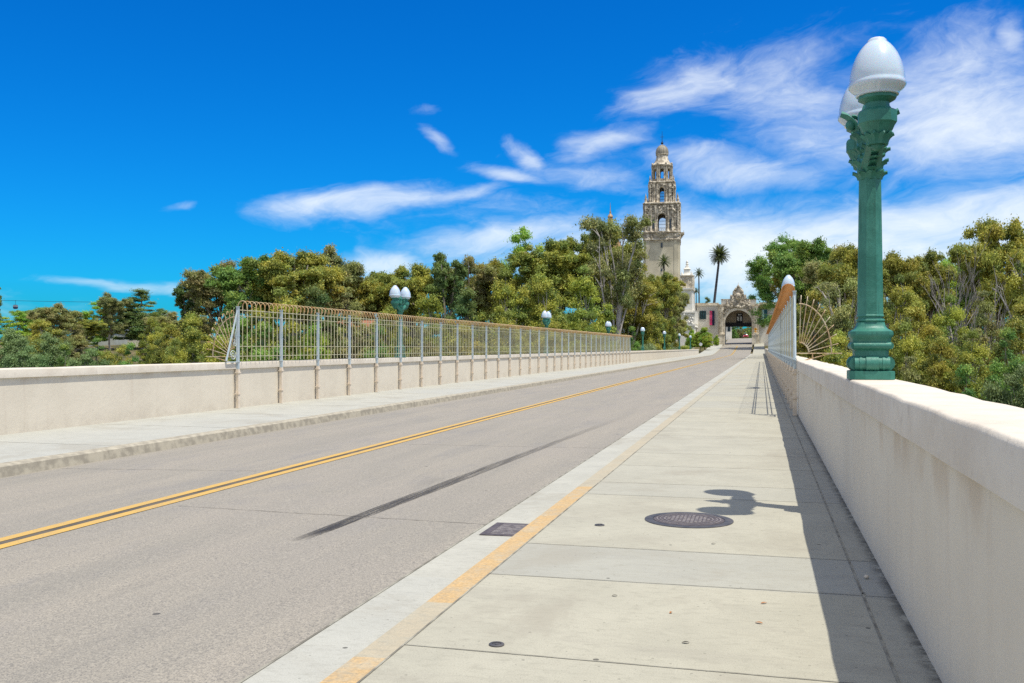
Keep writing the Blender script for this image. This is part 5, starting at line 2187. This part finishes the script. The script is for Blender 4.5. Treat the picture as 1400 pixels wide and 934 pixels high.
def build_world():
    w = bpy.data.worlds.new('World')
    scene.world = w
    w.use_nodes = True
    nt = w.node_tree
    nt.nodes.clear()
    N = NT(nt)
    out = N.n('ShaderNodeOutputWorld')
    sky = N.n('ShaderNodeTexSky', sky_type='NISHITA')
    sky.sun_disc = False
    sky.sun_elevation = EL
    sky.sun_rotation = math.atan2(SUN.x, SUN.y)
    sky.altitude = 50
    sky.air_density = 1.0
    sky.dust_density = .6
    sky.ozone_density = 2.5
    hs = N.n('ShaderNodeHueSaturation')
    hs.inputs['Hue'].default_value = .49
    hs.inputs['Saturation'].default_value = 1.45
    hs.inputs['Value'].default_value = 1.0
    N.l(sky.outputs[0], hs.inputs['Color'])
    blue = N.mix(1.0, hs.outputs[0], (.035, .67, 1.22), 'MULTIPLY')
    # direction -> azimuth (from the bridge axis) and elevation
    vec = N.n('ShaderNodeTexCoord').outputs['Generated']
    sp = N.n('ShaderNodeSeparateXYZ')
    N.l(vec, sp.inputs[0])
    az = N.math('ARCTAN2', sp.outputs[0], sp.outputs[1])
    el = N.math('ARCSINE', sp.outputs[2])
    cb = N.n('ShaderNodeCombineXYZ')
    N.l(az, cb.inputs[0])
    N.l(el, cb.inputs[1])
    P = cb.outputs[0]
    # warp for ragged edges
    wn = N.n('ShaderNodeTexNoise')
    N.l(N.scale(P, (5, 11, 1)), wn.inputs['Vector'])
    wn.inputs['Scale'].default_value = 1.0
    wn.inputs['Detail'].default_value = 5
    wv = N.n('ShaderNodeVectorMath', operation='MULTIPLY_ADD')
    N.l(wn.outputs['Color'], wv.inputs[0])
    wv.inputs[1].default_value = (.16, .06, 0)
    wv.inputs[2].default_value = (-.08, -.03, 0)
    ad = N.n('ShaderNodeVectorMath', operation='ADD')
    N.l(P, ad.inputs[0])
    N.l(wv.outputs[0], ad.inputs[1])
    Q = ad.outputs[0]

    def azel(px, py):
        r, u = (px - 700) / F, (HZ - py) / F
        v = Vector((r * CT - ST, r * ST + CT, u)).normalized()
        return math.atan2(v.x, v.y), math.asin(v.z)
    E = [(930, 112, 130, 55, 16, .92), (1090, 118, 210, 88, -4, .80), (1300, 158, 240, 130, -6, 1.02), (1180, 190, 220, 80, 0, .80), (840, 192, 85, 30, 10, .85), (730, 205, 44, 24, -35, .75),
         (690, 232, 78, 19, -6, .95), (500, 284, 200, 34, 9, .95), (620, 268, 120, 18, 14, .6), (585, 146, 66, 17, -4, .66), (590, 188, 38, 22, -30, .55),
         (990, 232, 210, 34, -8, .9), (1060, 350, 640, 95, 0, 1.22), (1320, 305, 350, 80, 2, 1.15), (690, 328, 200, 34, 4, 1.0), (520, 362, 100, 26, 4, .95), (190, 384, 150, 12, 2, .7),
         (1400, 40, 36, 28, 30, .62), (640, 300, 300, 40, 6, .45), (270, 284, 34, 11, 0, .55), (800, 240, 140, 28, -12, .6),
         (1100, 75, 170, 30, -5, .5), (300, 440, 800, 40, 0, .4)]
    tot = None
    for (px, py, hw, hh, rot, s) in E:
        a, e = azel(px, py)
        mp = N.n('ShaderNodeMapping', vector_type='TEXTURE')
        N.l(Q, mp.inputs['Vector'])
        mp.inputs['Location'].default_value = (a, e, 0)
        mp.inputs['Rotation'].default_value = (0, 0, math.radians(rot))
        mp.inputs['Scale'].default_value = (hw / F * 1.25, hh / F * 1.3, 1)
        ln = N.n('ShaderNodeVectorMath', operation='LENGTH')
        N.l(mp.outputs[0], ln.inputs[0])
        g = N.rng(ln.outputs['Value'], 0, 1, s, 0)
        tot = g if tot is None else N.math('MAXIMUM', tot, g)
    # unseen white haze behind and overhead, added to whiten the ambient light
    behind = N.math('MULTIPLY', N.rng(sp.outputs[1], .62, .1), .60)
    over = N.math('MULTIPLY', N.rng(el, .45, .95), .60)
    fill_veil = N.math('MAXIMUM', behind, over)
    rot = N.n('ShaderNodeMapping', vector_type='POINT')
    N.l(Q, rot.inputs['Vector'])
    rot.inputs['Rotation'].default_value = (0, 0, math.radians(-10))
    Q2 = rot.outputs[0]
    fb = N.noise(N.scale(Q2, (5, 13, 1)), 1.0, 9, .62, .8)
    mid = N.noise(N.scale(Q2, (12, 30, 1)), 1.0, 8, .64, .9)
    fine = N.noise(N.scale(Q2, (34, 75, 1)), 1.0, 7, .65, .4)
    f = N.math('ADD', N.math('ADD', N.math('MULTIPLY', fb, .5), N.math('MULTIPLY', mid, .34)), N.math('MULTIPLY', fine, .16))
    v = N.math('ADD', N.math('MULTIPLY', tot, .9), N.math('MULTIPLY', N.math('SUBTRACT', f, .5), 2.0))
    alpha = N.math('MULTIPLY', N.rng(v, .16, 1.25), .90)
    alpha = N.math('MULTIPLY', alpha, N.rng(tot, .0, .18))
    col = N.mix(alpha, blue, (8.0, 8.5, 8.75))
    vf = N.math('MULTIPLY', fill_veil, N.rng(v, -.35, .35, .75, 1.0))
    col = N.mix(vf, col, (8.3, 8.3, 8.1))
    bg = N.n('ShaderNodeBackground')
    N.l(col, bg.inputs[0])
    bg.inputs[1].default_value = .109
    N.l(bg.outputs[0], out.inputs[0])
    w.cycles.sampling_method = 'MANUAL'
    w.cycles.sample_map_resolution = 512


build_world()

cam = bpy.data.cameras.new('camera')
cam.sensor_width = 36.0
cam.lens = 36.0 * F / 1400.0
cam.clip_start = .05
cam.clip_end = 20000
co = bpy.data.objects.new('camera', cam)
COL.objects.link(co)
co.location = (0, 0, EYE)
co.rotation_euler = (PI / 2 + math.atan((HZ - 467.0) / F), 0, TH)
scene.camera = co

vs_ = scene.view_settings
vs_.view_transform = 'Standard'
vs_.look = 'None'
vs_.gamma = 1.0
vs_.exposure = .19
vs_.use_curve_mapping = False
scene.cycles.max_bounces = 6
scene.cycles.diffuse_bounces = 3
scene.cycles.glossy_bounces = 2
scene.cycles.transmission_bounces = 3
scene.cycles.transparent_max_bounces = 6
scene.cycles.use_denoising = False
scene.cycles.use_adaptive_sampling = False
scene.cycles.adaptive_threshold = .02
